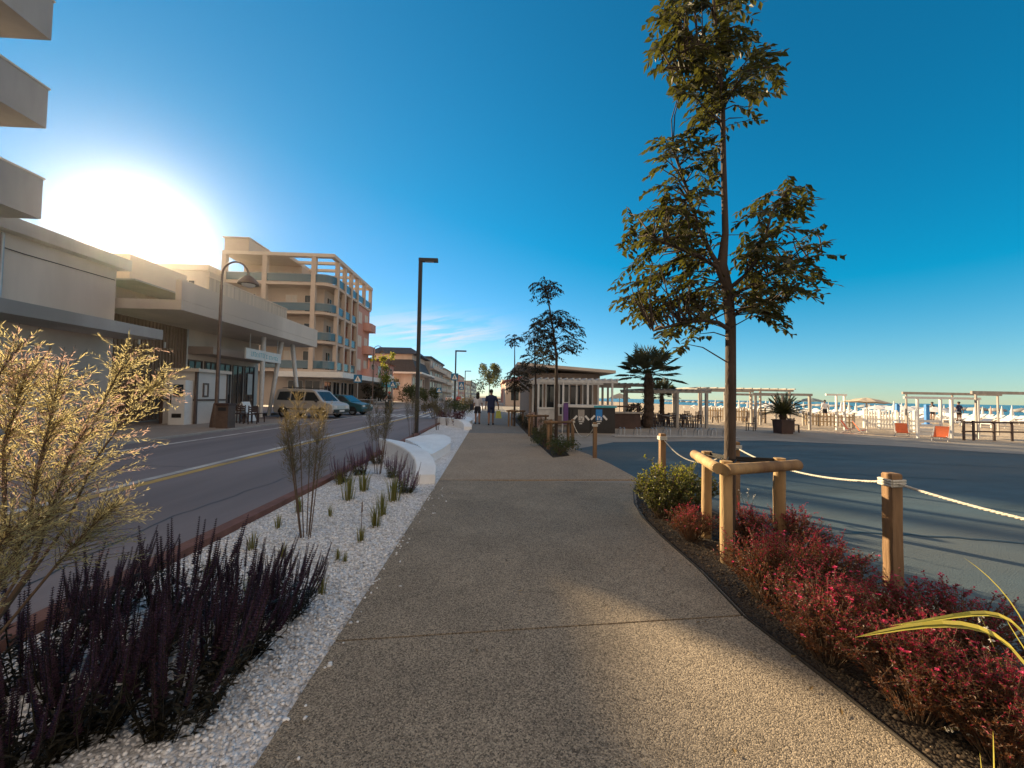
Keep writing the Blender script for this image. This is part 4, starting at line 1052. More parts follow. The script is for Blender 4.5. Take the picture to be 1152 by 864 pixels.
tamarisk('feathery backlit tamarisk rising at the left edge of the view', bt, [
    (tp_([(35, 640, 1.8), (62, 560, 1.85), (82, 505, 1.9), (112, 460, 1.95), (148, 392, 2.0)]), .011, 170, .25),
    (tp_([(30, 600, 1.75), (45, 520, 1.75), (60, 460, 1.75), (66, 425, 1.75)]), .009, 140, .4),
    (tp_([(5, 600, 1.7), (5, 500, 1.7), (20, 450, 1.7), (30, 420, 1.7)]), .010, 150, .5),
    (tp_([(-20, 620, 1.65), (-30, 500, 1.65), (-15, 440, 1.65), (25, 385, 1.7)]), .010, 120, .5),
    (tp_([(60, 640, 1.75), (90, 605, 1.8), (128, 570, 1.85)]), .007, 120, .05),
    (tp_([(20, 650, 1.65), (20, 610, 1.65), (55, 575, 1.7)]), .007, 120, .05),
    (tp_([(75, 590, 1.9), (105, 520, 2.0), (160, 445, 2.1), (178, 430, 2.1)]), .007, 90, .3),
    (tp_([(-10, 690, 1.55), (-10, 630, 1.5), (15, 590, 1.5)]), .007, 110, .05)], 4)
# --- striped blades at the right edge
def blades(label, base, bl, seed):
    t = thing('striped_blade_plant', label, 'plant', base)
    for pts, wd in bl:
        mb = MB(); n = 14; L = []
        P0, P1, P2, P3 = [V(p) for p in pts]
        for i in range(n + 1):
            u = i / n; p = P0 * (1 - u) ** 3 + P1 * 3 * u * (1 - u) ** 2 + P2 * 3 * u * u * (1 - u) + P3 * u ** 3
            q = (P1 - P0) * (1 - u) ** 2 + (P2 - P1) * 2 * u * (1 - u) + (P3 - P2) * u * u
            L.append((p, q.normalized(), u))
        vs = []
        for p, d, u in L:
            s_ = d.cross(V((0.25, -.5, 1))).normalized(); w_ = wd * (math.sin(math.pi * min(1, .12 + .88 * u)) ** .6 if u < .999 else .02)
            nn = s_.cross(d) * w_ * .22
            vs += [p - s_ * w_ * .5 + nn, p - s_ * w_ * .12, p + s_ * w_ * .12, p + s_ * w_ * .5 + nn]
        fs = []; mi = []
        for i in range(n):
            for k in range(3): mb.add([vs[i * 4 + k], vs[i * 4 + k + 1], vs[i * 4 + 5 + k], vs[i * 4 + 4 + k]], [(0, 1, 2, 3)], 1 if k == 1 else 0, True)
        mb.build('blade', [m_stripeleaf, m_yg], t)
    return t
bb = V((2.02, 1.28, -.01))
blades('long pale yellow striped blades arching in from the right edge', bb, [
    ([bb, bb + V((-.02, .05, .75)), P(1100, 690, 1.32), P(962, 717, 1.42)], .034),
    ([bb + V((.02, 0, 0)), bb + V((.0, .1, .85)), P(1150, 690, 1.30), P(1000, 704, 1.5)], .026),
    ([bb + V((.03, 0, 0)), bb + V((.08, .1, .5)), P(1160, 680, 1.35), P(1084, 627, 1.45)], .016),
    ([bb + V((.0, 0, 0)), bb + V((.02, .0, .45)), P(1165, 760, 1.3), P(1128, 690, 1.35)], .016),
    ([P(1118, 900, 1.25), P(1118, 880, 1.25), P(1117, 850, 1.25), P(1117, 822, 1.25)], .010),
    ([P(1106, 905, 1.25), P(1106, 890, 1.25), P(1104, 870, 1.25), P(1102, 846, 1.25)], .008)], 1)
m_wfl = leafmat('white_petal', (.6, .56, .48), (.8, .76, .7), .4)
def gaura(label, base, tops):
    t = thing('white_flower_stem', label, 'flower', base); a, f = MB(), MB()
    for p in tops:
        a.tube([base, V(base).lerp(p, .5) + V((.02, 0, .03)), p], [.0022, .0018, .001], 3, cap=False)
        for k in range(5):
            c = V(base).lerp(p, 1 - k * .07) + rdir() * .012
            for j in range(4): f.leaf(c, rdir(), rdir(), .014, .009)
    a.build('stems', m_grass, t); f.build('blossom', m_wfl, t)
gaura('thin stems with small white flowers among the dark right corner shrubs', V((2.3, 1.6, -.01)), [P(1102, 690, 1.75), P(1105, 768, 1.7), P(1136, 762, 1.7), P(1062, 820, 1.55)])
gaura('pale dry flower stems behind the front stake of the log frame', V((P(838, 590, 4.6).x, 4.6, -.01)), [P(832, 552, 4.6), P(842, 549, 4.65), P(850, 556, 4.6), P(838, 560, 4.55)])
m_dry = leafmat('dry_leaf', (.10, .06, .025), (.30, .20, .08), .1)
a = MB()
for _ in range(90):
    x = rnd(-.85, 1.7); y = rnd(1.2, 9); 
    if random.random() < .5: x = rnd(1.35, 1.74)
    a.leaf(V((x, y, .004 + rnd(0, .006))), V((rnd(-1, 1), rnd(-1, 1), rnd(0, .12))), V((0, 0, 1)), rnd(.018, .05), rnd(.010, .022), 0, .15)
tag(a.build('fallen_leaves', m_dry), 'few dry fallen leaves scattered over the path', 'leaves', kind='stuff')
# ------------------------------------------------------------------ log frame around the big tree
def logpost(p, q, r, mb, n=12):
    p, q = V(p), V(q); k = 7; mb.tube([p.lerp(q, i / k) + V((rnd(-.002, .002), rnd(-.002, .002), 0)) for i in range(k + 1)], [r * rnd(.97, 1.04) for _ in range(k + 1)], n)
f1 = V((P(817, 600, 3.42).x, 3.42, 0)); f2 = V((P(795, 560, 4.05).x, 4.05, 0)); f3 = V((P(877, 560, 3.62).x, 3.62, 0))
def log_frame(label, fs, h, r, group=None):
    wood = m_logs if group is None else m_post
    t = thing('log_frame', label, 'tree support', ((fs[0] + fs[1] + fs[2]) / 3), group)
    for f in fs:
        a = MB(); logpost((f.x, f.y, -.1), (f.x, f.y, h), r, a); a.build('stake', wood, t)
    for i, (p, q) in enumerate(((0, 1), (0, 2))):
        a = MB(); d = (fs[q] - fs[p]).normalized() * (r * 2.2); zz = h - r * 1.05 - .002 * i
        nn = V((d.y, -d.x, 0)).normalized() * r * (1.85 if i == 1 else (-1.85 if i == 0 else 0))
        off = V((0, 0, r * (2.04 if i == 2 else 0)))
        logpost(fs[p] - d + V((0, 0, zz)) + nn + off, fs[q] + d + V((0, 0, zz)) + nn + off, r * .95, a); a.build('rail', wood, t)
    return t
H1 = .90
lf = log_frame('three stake pine log frame bracing the tall nearest tree', [f1, f2, f3], H1, .052)
a = MB(); tz = H1 - .03
for f in (f1, f2, f3):
    d = V((tb.x, tb.y, 0)) - f; d.z = 0; s_ = V((-d.y, d.x, 0)).normalized() * .07
    for k in (-1, 1):
        p, q = f + V((0, 0, tz)) + s_ * k * .7, V((tb.x, tb.y, tz)) + s_ * k
        dn = (q - p).normalized(); a.tube([p, q], .006, 6); 
    a.box((*(f.lerp(tb, .55).xy), tz), (d.length * .9, .012, .05), math.atan2(d.y, d.x))
a.build('tie_strap', m_rubber, lf)
for lab, x, y, h, sz in (('small log frame around the two tiered tree', 1.83, 11.0, .80, .34), ('brown log frame around the dense dark crowned tree', P(603, 470, 14.5).x, 14.5, .8, .36), ('farthest small log frame, at the tree with the lone tuft', P(579, 470, 19).x, 19, .8, .4)):
    log_frame(lab, [V((x - sz * .75, y - sz * .5, 0)), V((x - sz * .3, y + sz, 0)), V((x + sz, y - sz * .1, 0))], h, .042, 'log frames of the smaller trees')
# ------------------------------------------------------------------ rope posts
def rope_post(label, x, y, h, s=.085):
    t = MB(); n = 8; vs = []
    for i in range(n + 1):
        z = -.08 + (h + .08) * i / n; e = 1 if i < n else .86
        vs += [(x + a_ * s / 2 * e + rnd(-.002, .002), y + b_ * s / 2 * e + rnd(-.002, .002), z) for a_, b_ in ((-1, -1), (1, -1), (1, 1), (-1, 1))]
    vs[-8:-4] = [(v[0], v[1], h - .012) for v in vs[-8:-4]]
    t.add(vs, [(i * 4 + k, i * 4 + (k + 1) % 4, i * 4 + 4 + (k + 1) % 4, i * 4 + 4 + k) for i in range(n) for k in range(4)] + [(n * 4, n * 4 + 1, n * 4 + 2, n * 4 + 3)])
    root = thing('rope_post', label, 'bollard', (x, y, 0), 'wooden rope posts along the plaza')
    t.build('post', m_post, root)
    r = MB()
    for k in range(3):
        zz = h - .055 - k * .02; c = s / 2 + .011; r.tube([(x - c, y - c, zz), (x + c, y - c, zz + .004), (x + c, y + c, zz), (x - c, y + c, zz + .003), (x - c, y - c, zz)], .010, 6)
    r.build('rope_wrap', m_rope, root)
    return V((x, y, h - .07))
p1 = G(1005, 659); R1 = rope_post('square rope post nearest the camera, standing among red shrubs', p1.x, p1.y, .89)
R2 = rope_post('rope post half hidden behind the big tree trunk', P(827, 500, 5.1).x, 5.1, .89)
p3 = V((P(745, 500, 6.2).x, 6.2, 0)); R3 = rope_post('rope post behind the yellow green shrubs', p3.x, p3.y, .89)
p4 = G(669, 515); R4 = rope_post('rope post at the corner of the blue plaza beyond the paving', p4.x, p4.y, .86)
p5 = G(644, 503); R5 = rope_post('dark rope post beside the small log frame', p5.x, p5.y, .82)
R0 = V((3.25, 1.15, .82))
def rope(label, a_, b_, sag):
    m_ = MB(); L = (b_ - a_).length; n = int(L / .022)
    dr = (b_ - a_).normalized(); sd = dr.cross(V((0, 0, 1))).normalized(); up = sd.cross(dr)
    for st in range(3):
        pts = []
        for i in range(n + 1):
            u = i / n; ph = u * L / .085 * 2 * math.pi + st * 2.0944
            pts.append(a_.lerp(b_, u) + V((0, 0, -4 * sag * u * (1 - u))) + (sd * math.cos(ph) + up * math.sin(ph)) * .0052)
        m_.tube(pts, .0062, 5)
    tag(m_.build('rope', m_rope, None, a_), label, 'rope', 'ropes strung between the posts')
rope('white rope running from the nearest post out of the right edge', R1, R0, .06)
rope('white rope sagging from the nearest post to the one behind the tree', R1, R2, .12)
rope('white rope hanging low between the shrub post and the tree', R3, R2, .30)
rope('short slack rope between the two posts by the small log frame', R4, R5, .38)
# ------------------------------------------------------------------ white sculptural benches
def bench(label, dy, dx, s, group):
    t = thing('bench', label, 'bench', (-1.6 + dx, 8.5 + dy, 0), group)
    c = [(427, 493, .30, .03), (434, 494, .33, .19), (447, 497, .35, .30), (461, 502, .35, .36), (471, 508, .33, .37), (477, 515, .28, .36), (479.5, 524, .21, .36), (478, 534, .12, .35)]
    pts = [(G(x, y, z), w_) for x, y, z, w_ in c]; n = 6; vs = []
    for i, (p, w_) in enumerate(pts):
        d = (pts[min(i + 1, len(pts) - 1)][0] - pts[max(i - 1, 0)][0]); d.z = 0; d.normalize(); nn = V((-d.y, d.x, 0)) * w_ / 2
        for sg, z in ((-.96, -.05), (-1, p.z - .03), (-.93, p.z), (.93, p.z), (1, p.z - .03), (.96, -.05)):
            vs.append((p.x + nn.x * sg + dx, p.y + nn.y * sg + dy, z))
    L = len(pts) - 1
    a = MB(); a.add(vs, [(i * n + k, i * n + k + 1, (i + 1) * n + k + 1, (i + 1) * n + k) for i in range(L) for k in range(n - 1)], 0, False)
    a.add(vs[:n], [tuple(range(n))]); a.add(vs[L * n:], [tuple(reversed(range(n)))]); sb = a.build('seat', m_bench, t)
    bv = sb.modifiers.new('soft_edges', 'BEVEL'); bv.width = .015; bv.segments = 2; bv.limit_method = 'ANGLE'
    pet = [G(x, y, z) + V((dx, dy, 0)) for x, y, z in ((456, 494, .28), (470, 490.5, .31), (488, 488.5, .31), (500, 489, .28), (507, 492.5, .24), (507, 498, .19), (498, 504.5, .16), (486, 511, .16), (480, 509, .22), (470, 500.5, .27))]
    k = len(pet); ce = sum(pet, V((0, 0, 0))) / k; ce.z -= .035
    a = MB(); mid = [ce.lerp(p, .6) - V((0, 0, .015)) for p in pet]; lo_ = [V((p.x, p.y, -.05)) for p in pet]
    a.add([ce] + mid + pet + lo_, [(0, 1 + i, 1 + (i + 1) % k) for i in range(k)] + [(1 + i, 1 + k + i, 1 + k + (i + 1) % k, 1 + (i + 1) % k) for i in range(k)] + [(1 + k + i, 1 + 2 * k + i, 1 + 2 * k + (i + 1) % k, 1 + k + (i + 1) % k) for i in range(k)], 0, False)
    import bmesh
    sb = a.build('petal', m_bench, t); bm = bmesh.new(); bm.from_mesh(sb.data); bmesh.ops.recalc_face_normals(bm, faces=bm.faces); bm.to_mesh(sb.data); bm.free()
    return t
bench('white curved concrete bench with petal end nearest on the left of the path', 0, 0, 1, 'white curved benches')
bench('second white curved bench further along the left of the path', 10.3, .05, 1, 'white curved benches')
# ------------------------------------------------------------------ lamps
def black_lamp(label, x, y, h, arm, group='slim black street lamps'):
    t = thing('street_lamp', label, 'street lamp', (x, y, 0), group)
    a = MB(); a.box((x, y, h / 2 - .05), (.13, .13, h + .1)); a.build('pole', m_black, t)
    a = MB(); a.box((x + arm / 2 + .02, y, h + .07), (arm + .17, .16, .13)); hd = a.build('lamp_head', m_black, t)
    a = MB(); a.box((x + arm * .6, y, h + .002), (arm * .6, .11, .006)); a.build('diffuser', m_white, hd)
    a = MB(); a.box((x, y, .01), (.3, .3, .03)); a.build('base_plate', m_black, t)
lp0 = G(468.5, 488); black_lamp('tall slim black lamp post with a flat arm, nearest on the left of the path', lp0.x, lp0.y, (lp0.y) * (444.5 - 293) / F + CAMH - .05, .55)
for px, top, Y, lab in ((512, 396, 37, 'slim lamp post second along the street, beside a crossing sign'), (523, 418, 66, 'slim lamp post third along the street, small in the distance'), (530, 428, 95, 'slim lamp post farthest down the street')):
    x = P(px, 440, Y).x; black_lamp(lab, x, Y, CAMH + (445.5 - top) * Y / F, .9)
def hook_lamp(label, x, y, h, s=1):
    t = thing('lamp_post', label, 'street lamp', (x, y, -.03), 'old style hooked lamp posts')
    a = MB(); a.loft([((x, y, -.05), .22, .22), ((x, y, .25), .2, .2), ((x, y, .95), .11, .11), ((x, y, 1.0), .075, .075), ((x, y, h - 1), .055, .055)], 12); a.build('pole', m_brownmetal, t)
    arc = [(x, y, h - 1.0)] + [(x + .55 - .55 * math.cos(u), y, h - .6 + .6 * math.sin(u)) for u in [k * math.pi / 10 for k in range(11)]]
    a = MB(); a.tube(arc, .04, 8); a.build('arm', m_brownmetal, t)
    c = (x + 1.1, y, h - .95)
    a = MB(); a.loft([((*c[:2], c[2] + .38), .07, .07), ((*c[:2], c[2] + .30), .2, .2), ((*c[:2], c[2] + .12), .36, .36), (c, .40, .40)], 16); sh = a.build('lamp_shade', m_brownmetal, t)
    a = MB(); a.ell((c[0], c[1], c[2] - .01), (.26, .26, .12), 10); a.build('globe', m_white, sh)
hook_lamp('hooked brown lamp post with dome shade by the kiosk', -11.6, 16.8, 7.0)
hook_lamp('hooked lamp post with dome shade in front of the pavilion letters', P(419.5, 430, 50).x, 50, 7.7)
# ------------------------------------------------------------------ crossing signs
def tri_sign(label, px, py, w_px, Y, pole=m_steel, arrow=False):
    c = P(px, py, Y); s = w_px * Y / F; x, y, z = c
    t = thing('crossing_sign', label, 'road sign', (x, y, -.08), 'blue pedestrian crossing signs')
    a = MB(); a.tube([(x, y + .04, -.1), (x, y + .04, z + s * .5)], .035, 8); a.build('pole', pole, t)
    a = MB(); a.box((x, y, z), (s, .03, s * (1 if not arrow else 1.45))); pn = a.build('panel', m_signblue, t)
    zz = z + (.18 * s if arrow else 0)
    a = MB(); a.add([(x - .40 * s, y - .019, zz - .34 * s), (x + .40 * s, y - .019, zz - .34 * s), (x, y - .019, zz + .38 * s)], [(0, 1, 2)]); a.build('triangle', m_white, pn)
    a = MB(); yy = y - .023
    a.box((x, yy, zz + .10 * s), (.07 * s, .004, .08 * s)); a.box((x, yy, zz - .03 * s), (.06 * s, .004, .16 * s)); a.box((x - .05 * s, yy, zz - .19 * s), (.045 * s, .004, .2 * s), 0, 0, ('Y', .35)); a.box((x + .05 * s, yy, zz - .19 * s), (.045 * s, .004, .2 * s), 0, 0, ('Y', -.35))
    for k in (-1, 1): a.box((x + k * .07 * s, yy, zz - .02 * s), (.03 * s, .004, .14 * s), 0, 0, ('Y', -.6 * k))
    a.build('walking_figure', m_black, pn)
    if arrow:
        a = MB(); a.add([(x - .3 * s, y - .019, zz - .62 * s), (x + .25 * s, y - .019, zz - .46 * s), (x + .25 * s, y - .019, zz - .78 * s)], [(2, 1, 0)]); a.build('arrow', m_white, pn)
tri_sign('crossing sign on the pole in front of the hotel shop windows', 402.5, 426, 9, 43, m_steel)
tri_sign('crossing sign below the end of the pavilion lettering', 442, 432.5, 6, 52, m_steel)
tri_sign('crossing sign mounted high beside the second slim lamp post', 511.5, 424, 8, 36, m_black)
tri_sign('larger crossing sign panel with arrow right of the high one', 519, 434, 6, 40, m_steel, True)
tri_sign('small crossing sign in front of the far grey block', 494, 439, 5.5, 50, m_steel)
# road side railing, bin, A board, chairs on the left pavement
def railing(label, x0, x1, y, h=.95):
    t = thing('railing', label, 'railing', ((x0 + x1) / 2, y, -.05))
    a = MB(); a.tube([(x0, y, h), (x1, y, h)], .03, 8); a.tube([(x0, y, h * .5), (x1, y, h * .5)], .022, 8); a.build('rail', m_steel, t)
    n = max(2, int((x1 - x0) / 1.6) + 1)
    for i in range(n):
        x = x0 + (x1 - x0) * i / (n - 1); a = MB(); a.tube([(x, y, -.1), (x, y, h)], .03, 8); a.build('post', m_steel, t)
railing('steel tube railing along the pavement below the hotel pavilion', P(388, 450, 36).x, P(424, 450, 36).x, 36)
railing('steel tube railing behind the light van', P(308, 450, 31).x, P(330, 450, 31).x, 31)
a = thing('litter_bin', 'square dark brown litter bin beside the hooked lamp post', 'litter bin', (-11.0, 16.5, -.03))
b1 = MB(); b1.bx(-11.25, -10.78, 16.28, 16.74, -.03, .9); b1.build('body', m_brownmetal, a); b1 = MB(); b1.bx(-11.28, -10.75, 16.25, 16.77, .902, .99); b1.build('lid', m_brown, a)
b1 = MB(); b1.bx(-11.17, -10.86, 16.27, 16.279, .68, .82); b1.build('opening', m_black, a)
a = thing('sandwich_board', 'white folding sandwich board on the pavement outside the bar', 'signboard', (-12.6, 20.3, -.03))
for s_ in (-1, 1):
    b1 = MB(); b1.box((-12.6 + s_ * .2, 20.3, .48), (.03, .6, 1.05), 0, 0, ('Y', s_ * -.38)); b1.build('board', m_white, a)
def chair_proto(mat, name='chair'):
    t = thing(name, '', 'chair', (0, 0, 0))
    a = MB(); a.bx(-.21, .21, -.21, .21, .43, .46); a.build('seat', mat, t)
    a = MB()
    for z in (.58, .68, .78): a.bx(-.2, .2, .185, .205, z - .03, z + .03)
    a.build('backrest', mat, t)
    for x in (-.19, .19):
        for y in (-.19, .19):
            a = MB(); a.bx(x - .018, x + .018, y - .018, y + .018, 0, .43 if y < 0 else .86); a.build('leg', mat, t)
    return t
def table_proto(mat, topm, name='table'):
    t = thing(name, '', 'table', (0, 0, 0)); a = MB(); a.bx(-.36, .36, -.36, .36, .71, .74); a.build('tabletop', topm, t)
    for x in (-.31, .31):
        for y in (-.31, .31):
            a = MB(); a.bx(x - .02, x + .02, y - .02, y + .02, 0, .71); a.build('leg', mat, t)
    return t
chd = chair_proto(m_brown); tbd = table_proto(m_brown, m_greywood)
used_c = [0, 0]
def put_chair(x, y, rz, lab, grp, sc=1):
    o = chd if not used_c[0] else copy_tree(chd); used_c[0] = 1; return place(o, (x, y, -.02), rz, sc, lab, grp)
def put_table(x, y, rz, lab, grp, sc=1):
    o = tbd if not used_c[1] else copy_tree(tbd); used_c[1] = 1; return place(o, (x, y, -.02), rz, sc, lab, grp)
G1 = 'dark chairs under the weathered pergola'; G2 = 'tables under the weathered pergola'
q = 0
for i, (x, y) in enumerate(((8.35, 20.3), (9.5, 20.3), (10.5, 20.2), (8.7, 22.2), (9.9, 22.3), (11.0, 22.2))):
    put_table(x, y, 0, f'{ORD[i % 3]} table from the palm in the {"front" if i < 3 else "back"} row under the weathered pergola', G2, .8)
    for k, an in enumerate((0, 1.57, 3.14, 4.71)):
        side = ('rear', 'left', 'front', 'right')[k]
        put_chair(x - .46 * math.sin(an), y + .46 * math.cos(an), an + rnd(-.2, .2), f'dark chair on the {side} side of the {ORD[i % 3]} {"front" if i < 3 else "back"} row pergola table', G1, .8)
for i, (x, y) in enumerate(((-12.1, 19.0), (-11.6, 19.7), (-12.4, 19.7), (-11.3, 18.6))):
    put_chair(x, y, i * 1.4, ('dark chair on the left pavement just past the litter bin', 'dark chair on the left pavement nearest the road, behind another', 'dark chair against the sandwich board', 'dark chair closest to the litter bin by the kerb')[i], 'chairs on the left pavement')
# ------------------------------------------------------------------ vehicles
def wheel(parent, c, r, w_, ax):
    a = MB(); c = V(c); n = 18
    def ring(rr, off): return [c + ax * off + V((0, 0, 1)) * rr * math.cos(2 * math.pi * k / n) + ax.cross(V((0, 0, 1))) * rr * math.sin(2 * math.pi * k / n) for k in range(n)]
    rs_ = [ring(r * .62, -w_ / 2), ring(r * .95, -w_ / 2), ring(r, -w_ * .35), ring(r, w_ * .35), ring(r * .95, w_ / 2), ring(r * .62, w_ / 2)]
    vs = [v for x in rs_ for v in x]; a.add(vs, [(i * n + k, i * n + (k + 1) % n, (i + 1) * n + (k + 1) % n, (i + 1) * n + k) for i in range(5) for k in range(n)], 0, True)
    o = a.build('wheel', m_rubber, parent)
    b_ = MB(); vs = ring(r * .63, -w_ * .42) + ring(r * .63, w_ * .42); b_.add(vs, [tuple(reversed(range(n))), tuple(range(n, 2 * n))]); b_.build('rim', m_steel, o)
def vehicle(name, label, cat, prof, wid, roof_in, wins, wheels, paint, trim_h, extras=None):
    """prof: side outline (x forward, z); built at the origin heading +X, width along Y"""
    t = thing(name, label, cat, (0, 0, 0)); a = MB(); n = len(prof)
    zmx = max(z for x, z in prof)
    def yy(z): return wid / 2 - (roof_in * max(0, (z - trim_h) / (zmx - trim_h)) if z > trim_h else .03 * max(0, (.5 - z)))
    Lf = [V((x, yy(z), z)) for x, z in prof]; Rt = [V((x, -yy(z), z)) for x, z in prof]
    a.add(Lf + Rt, [(i, (i + 1) % n, n + (i + 1) % n, n + i) for i in range(n)], 0, False)
    from mathutils.geometry import tessellate_polygon
    tri = tessellate_polygon([[V((x, z, 0)) for x, z in prof]])
    a.add(Lf, [tuple(x) for x in tri]); a.add(Rt, [tuple(reversed(x)) for x in tri])
    b_ = a.build('body', paint, t)
    import bmesh
    bm = bmesh.new(); bm.from_mesh(b_.data); bmesh.ops.remove_doubles(bm, verts=bm.verts, dist=1e-4); bmesh.ops.recalc_face_normals(bm, faces=bm.faces); bm.to_mesh(b_.data); bm.free()
    bv = b_.modifiers.new('edges', 'BEVEL'); bv.width = .045; bv.segments = 3; bv.limit_method = 'ANGLE'
    for wn_, pts in wins:
        for s_ in (1, -1):
            g_ = MB(); out = [V((x, (yy(z) + .006) * s_, z)) for x, z in pts]; inn = [V((p.x, p.y - .012 * s_, p.z)) for p in out]; k = len(pts)
            g_.add(out + inn, [tuple(range(k)), tuple(reversed(range(k, 2 * k)))] + [(i, (i + 1) % k, k + (i + 1) % k, k + i) for i in range(k)]); g_.build(wn_, m_darkwin, t)
    if extras: extras(t, yy)
    for x, r in wheels:
        for s_ in (1, -1): wheel(t, (x, s_ * (wid / 2 - .10), r), r, .2, V((0, s_, 0)))
        for s_ in (1, -1):
            ar = MB()
            pts = [V((x + (r + .05) * math.cos(u), s_ * (wid / 2 + .004), max(.2, r + (r + .05) * math.sin(u)))) for u in [k * math.pi / 10 for k in range(11)]]
            pi = [p - V((0, s_ * .02, 0)) for p in pts]; ar.add(pts + pi, [tuple(range(11)), tuple(reversed(range(11, 22)))])
            ar.build('wheel_arch', m_black, t)
    return t
m_silver = M('pale_silver_paint', (.52, .49, .46), .35, .03, 1, metal=.25)
m_tealcar = M('dark_teal_paint', (.03, .09, .11), .3, .03, 1)
m_redcar = M('red_paint', (.40, .05, .04), .35, .03, 1)
m_lampred = M('tail_lamp_red', (.45, .02, .02), .3, .05, 3)
def van_extra(t, yy):
    g_ = MB(); g_.add([(1.42, .62, 1.02), (1.42, -.62, 1.02), (.72, -.54, 1.66), (.72, .54, 1.66)], [(0, 1, 2, 3)]); g_ = MB()
    g_.add([V((x, y, z)) + V((.012, 0, .012)) for x, y, z in ((1.40, .68, 1.06), (1.40, -.68, 1.06), (.80, -.58, 1.64), (.80, .58, 1.64))], [(0, 1, 2, 3)]); g_.build('windscreen', m_darkwin, t)
    for s_ in (1, -1):
        h = MB(); h.box((2.10, s_ * .58, .70), (.10, .30, .18)); h.build('headlight', m_white, t)
        r_ = MB(); r_.tube([(-1.7, s_ * .58, 1.86), (-1.2, s_ * .58, 1.89), (.3, s_ * .58, 1.88), (.6, s_ * .58, 1.82)], .022, 6); r_.build('roof_rail', m_black, t)
        m2 = MB(); m2.ell((1.02, s_ * (.93), 1.08), (.09, .10, .09), 8); m2.build('mirror', m_black, t)
        d = MB(); d.box((-.2, s_ * (yy(.55) + .003), .55), (2.6, .012, .07)); d.build('side_trim', m_black, t)
        h2 = MB(); h2.box((.25, s_ * (yy(.92) + .012), .93), (.2, .02, .03)); h2.build('door_handle', m_black, t)
    b2 = MB(); b2.box((2.14, 0, .45), (.10, 1.5, .22)); b2.build('bumper', m_black, t)
    b2 = MB(); b2.box((2.19, 0, .46), (.012, .5, .11)); b2.build('number_plate', m_white, t)
van = vehicle('van', 'pale silver high roofed van parked by the bar', 'van',
    [(-2.05, .28), (2.08, .28), (2.15, .50), (2.12, .80), (1.95, .92), (1.45, 1.03), (.78, 1.68), (.50, 1.78), (-1.4, 1.83), (-1.95, 1.76), (-2.08, 1.2), (-2.1, .6)], 1.74, .17,
    [('side_window', [(.15, 1.08), (1.22, 1.08), (.72, 1.60), (.15, 1.63)]), ('side_window', [(-.85, 1.08), (.05, 1.08), (.05, 1.63), (-.85, 1.65)]), ('side_window', [(-1.85, 1.10), (-.95, 1.08), (-.95, 1.65), (-1.75, 1.62)])],
    [(1.35, .32), (-1.38, .32)], m_silver, 1.0, van_extra)
vp = P(351, 450, 25.5); place(van, (vp.x, 25.5, -.083), R(-14))
def car_extra(t, yy):
    g_ = MB(); g_.add([V((x, y, z)) + V((.012, 0, .012)) for x, y, z in ((1.0, .66, .98), (1.0, -.66, .98), (.38, -.56, 1.40), (.38, .56, 1.40))], [(0, 1, 2, 3)]); g_.build('windscreen', m_darkwin, t)
    g_ = MB(); g_.add([V((x, y, z)) + V((-.012, 0, .012)) for x, y, z in ((-1.78, -.62, 1.0), (-1.78, .62, 1.0), (-1.45, .55, 1.38), (-1.45, -.55, 1.38))], [(0, 1, 2, 3)]); g_.build('rear_window', m_darkwin, t)
    for s_ in (1, -1):
        h = MB(); h.box((1.93, s_ * .55, .68), (.08, .3, .14)); h.build('headlight', m_white, t)
        h = MB(); h.box((-1.93, s_ * .6, .82), (.06, .2, .22)); h.build('tail_lamp', m_lampred, t)
    b2 = MB(); b2.box((-1.965, 0, .55), (.012, .5, .11)); b2.build('number_plate', m_white, t)
CPROF = [(-1.9, .26), (1.9, .26), (1.97, .5), (1.92, .78), (1.05, .95), (.36, 1.43), (-.2, 1.48), (-1.4, 1.43), (-1.85, .98), (-1.95, .6)]
CW = [('side_window', [(.02, 1.0), (.88, 1.0), (.36, 1.37), (.02, 1.40)]), ('side_window', [(-.95, 1.0), (-.08, 1.0), (-.08, 1.40), (-.95, 1.39)]), ('side_window', [(-1.6, 1.02), (-1.05, 1.0), (-1.05, 1.38), (-1.35, 1.36)])]
car = vehicle('car', 'dark teal small car behind the front of the van', 'car', CPROF, 1.66, .2, CW, [(1.2, .3), (-1.22, .3)], m_tealcar, .95, car_extra)
cp = P(386, 455, 29.5); place(car, (cp.x, 29.5, -.083), R(-10))
for lab, px, Y, rz, mt_ in (('silver car parked along the street beyond the crossing', 506, 95, 90, m_silver), ('red car parked far along the street', 517, 110, 90, m_redcar), ('second pale car farther behind the silver one', 519, 140, 90, m_silver)):
    c = copy_tree(car, (P(px, 450, Y).x, Y, -.083), R(rz), 1, lab)
    for ch in c.children:
        if ch.name.startswith('body'): ch.data = ch.data.copy(); ch.data.materials[0] = mt_
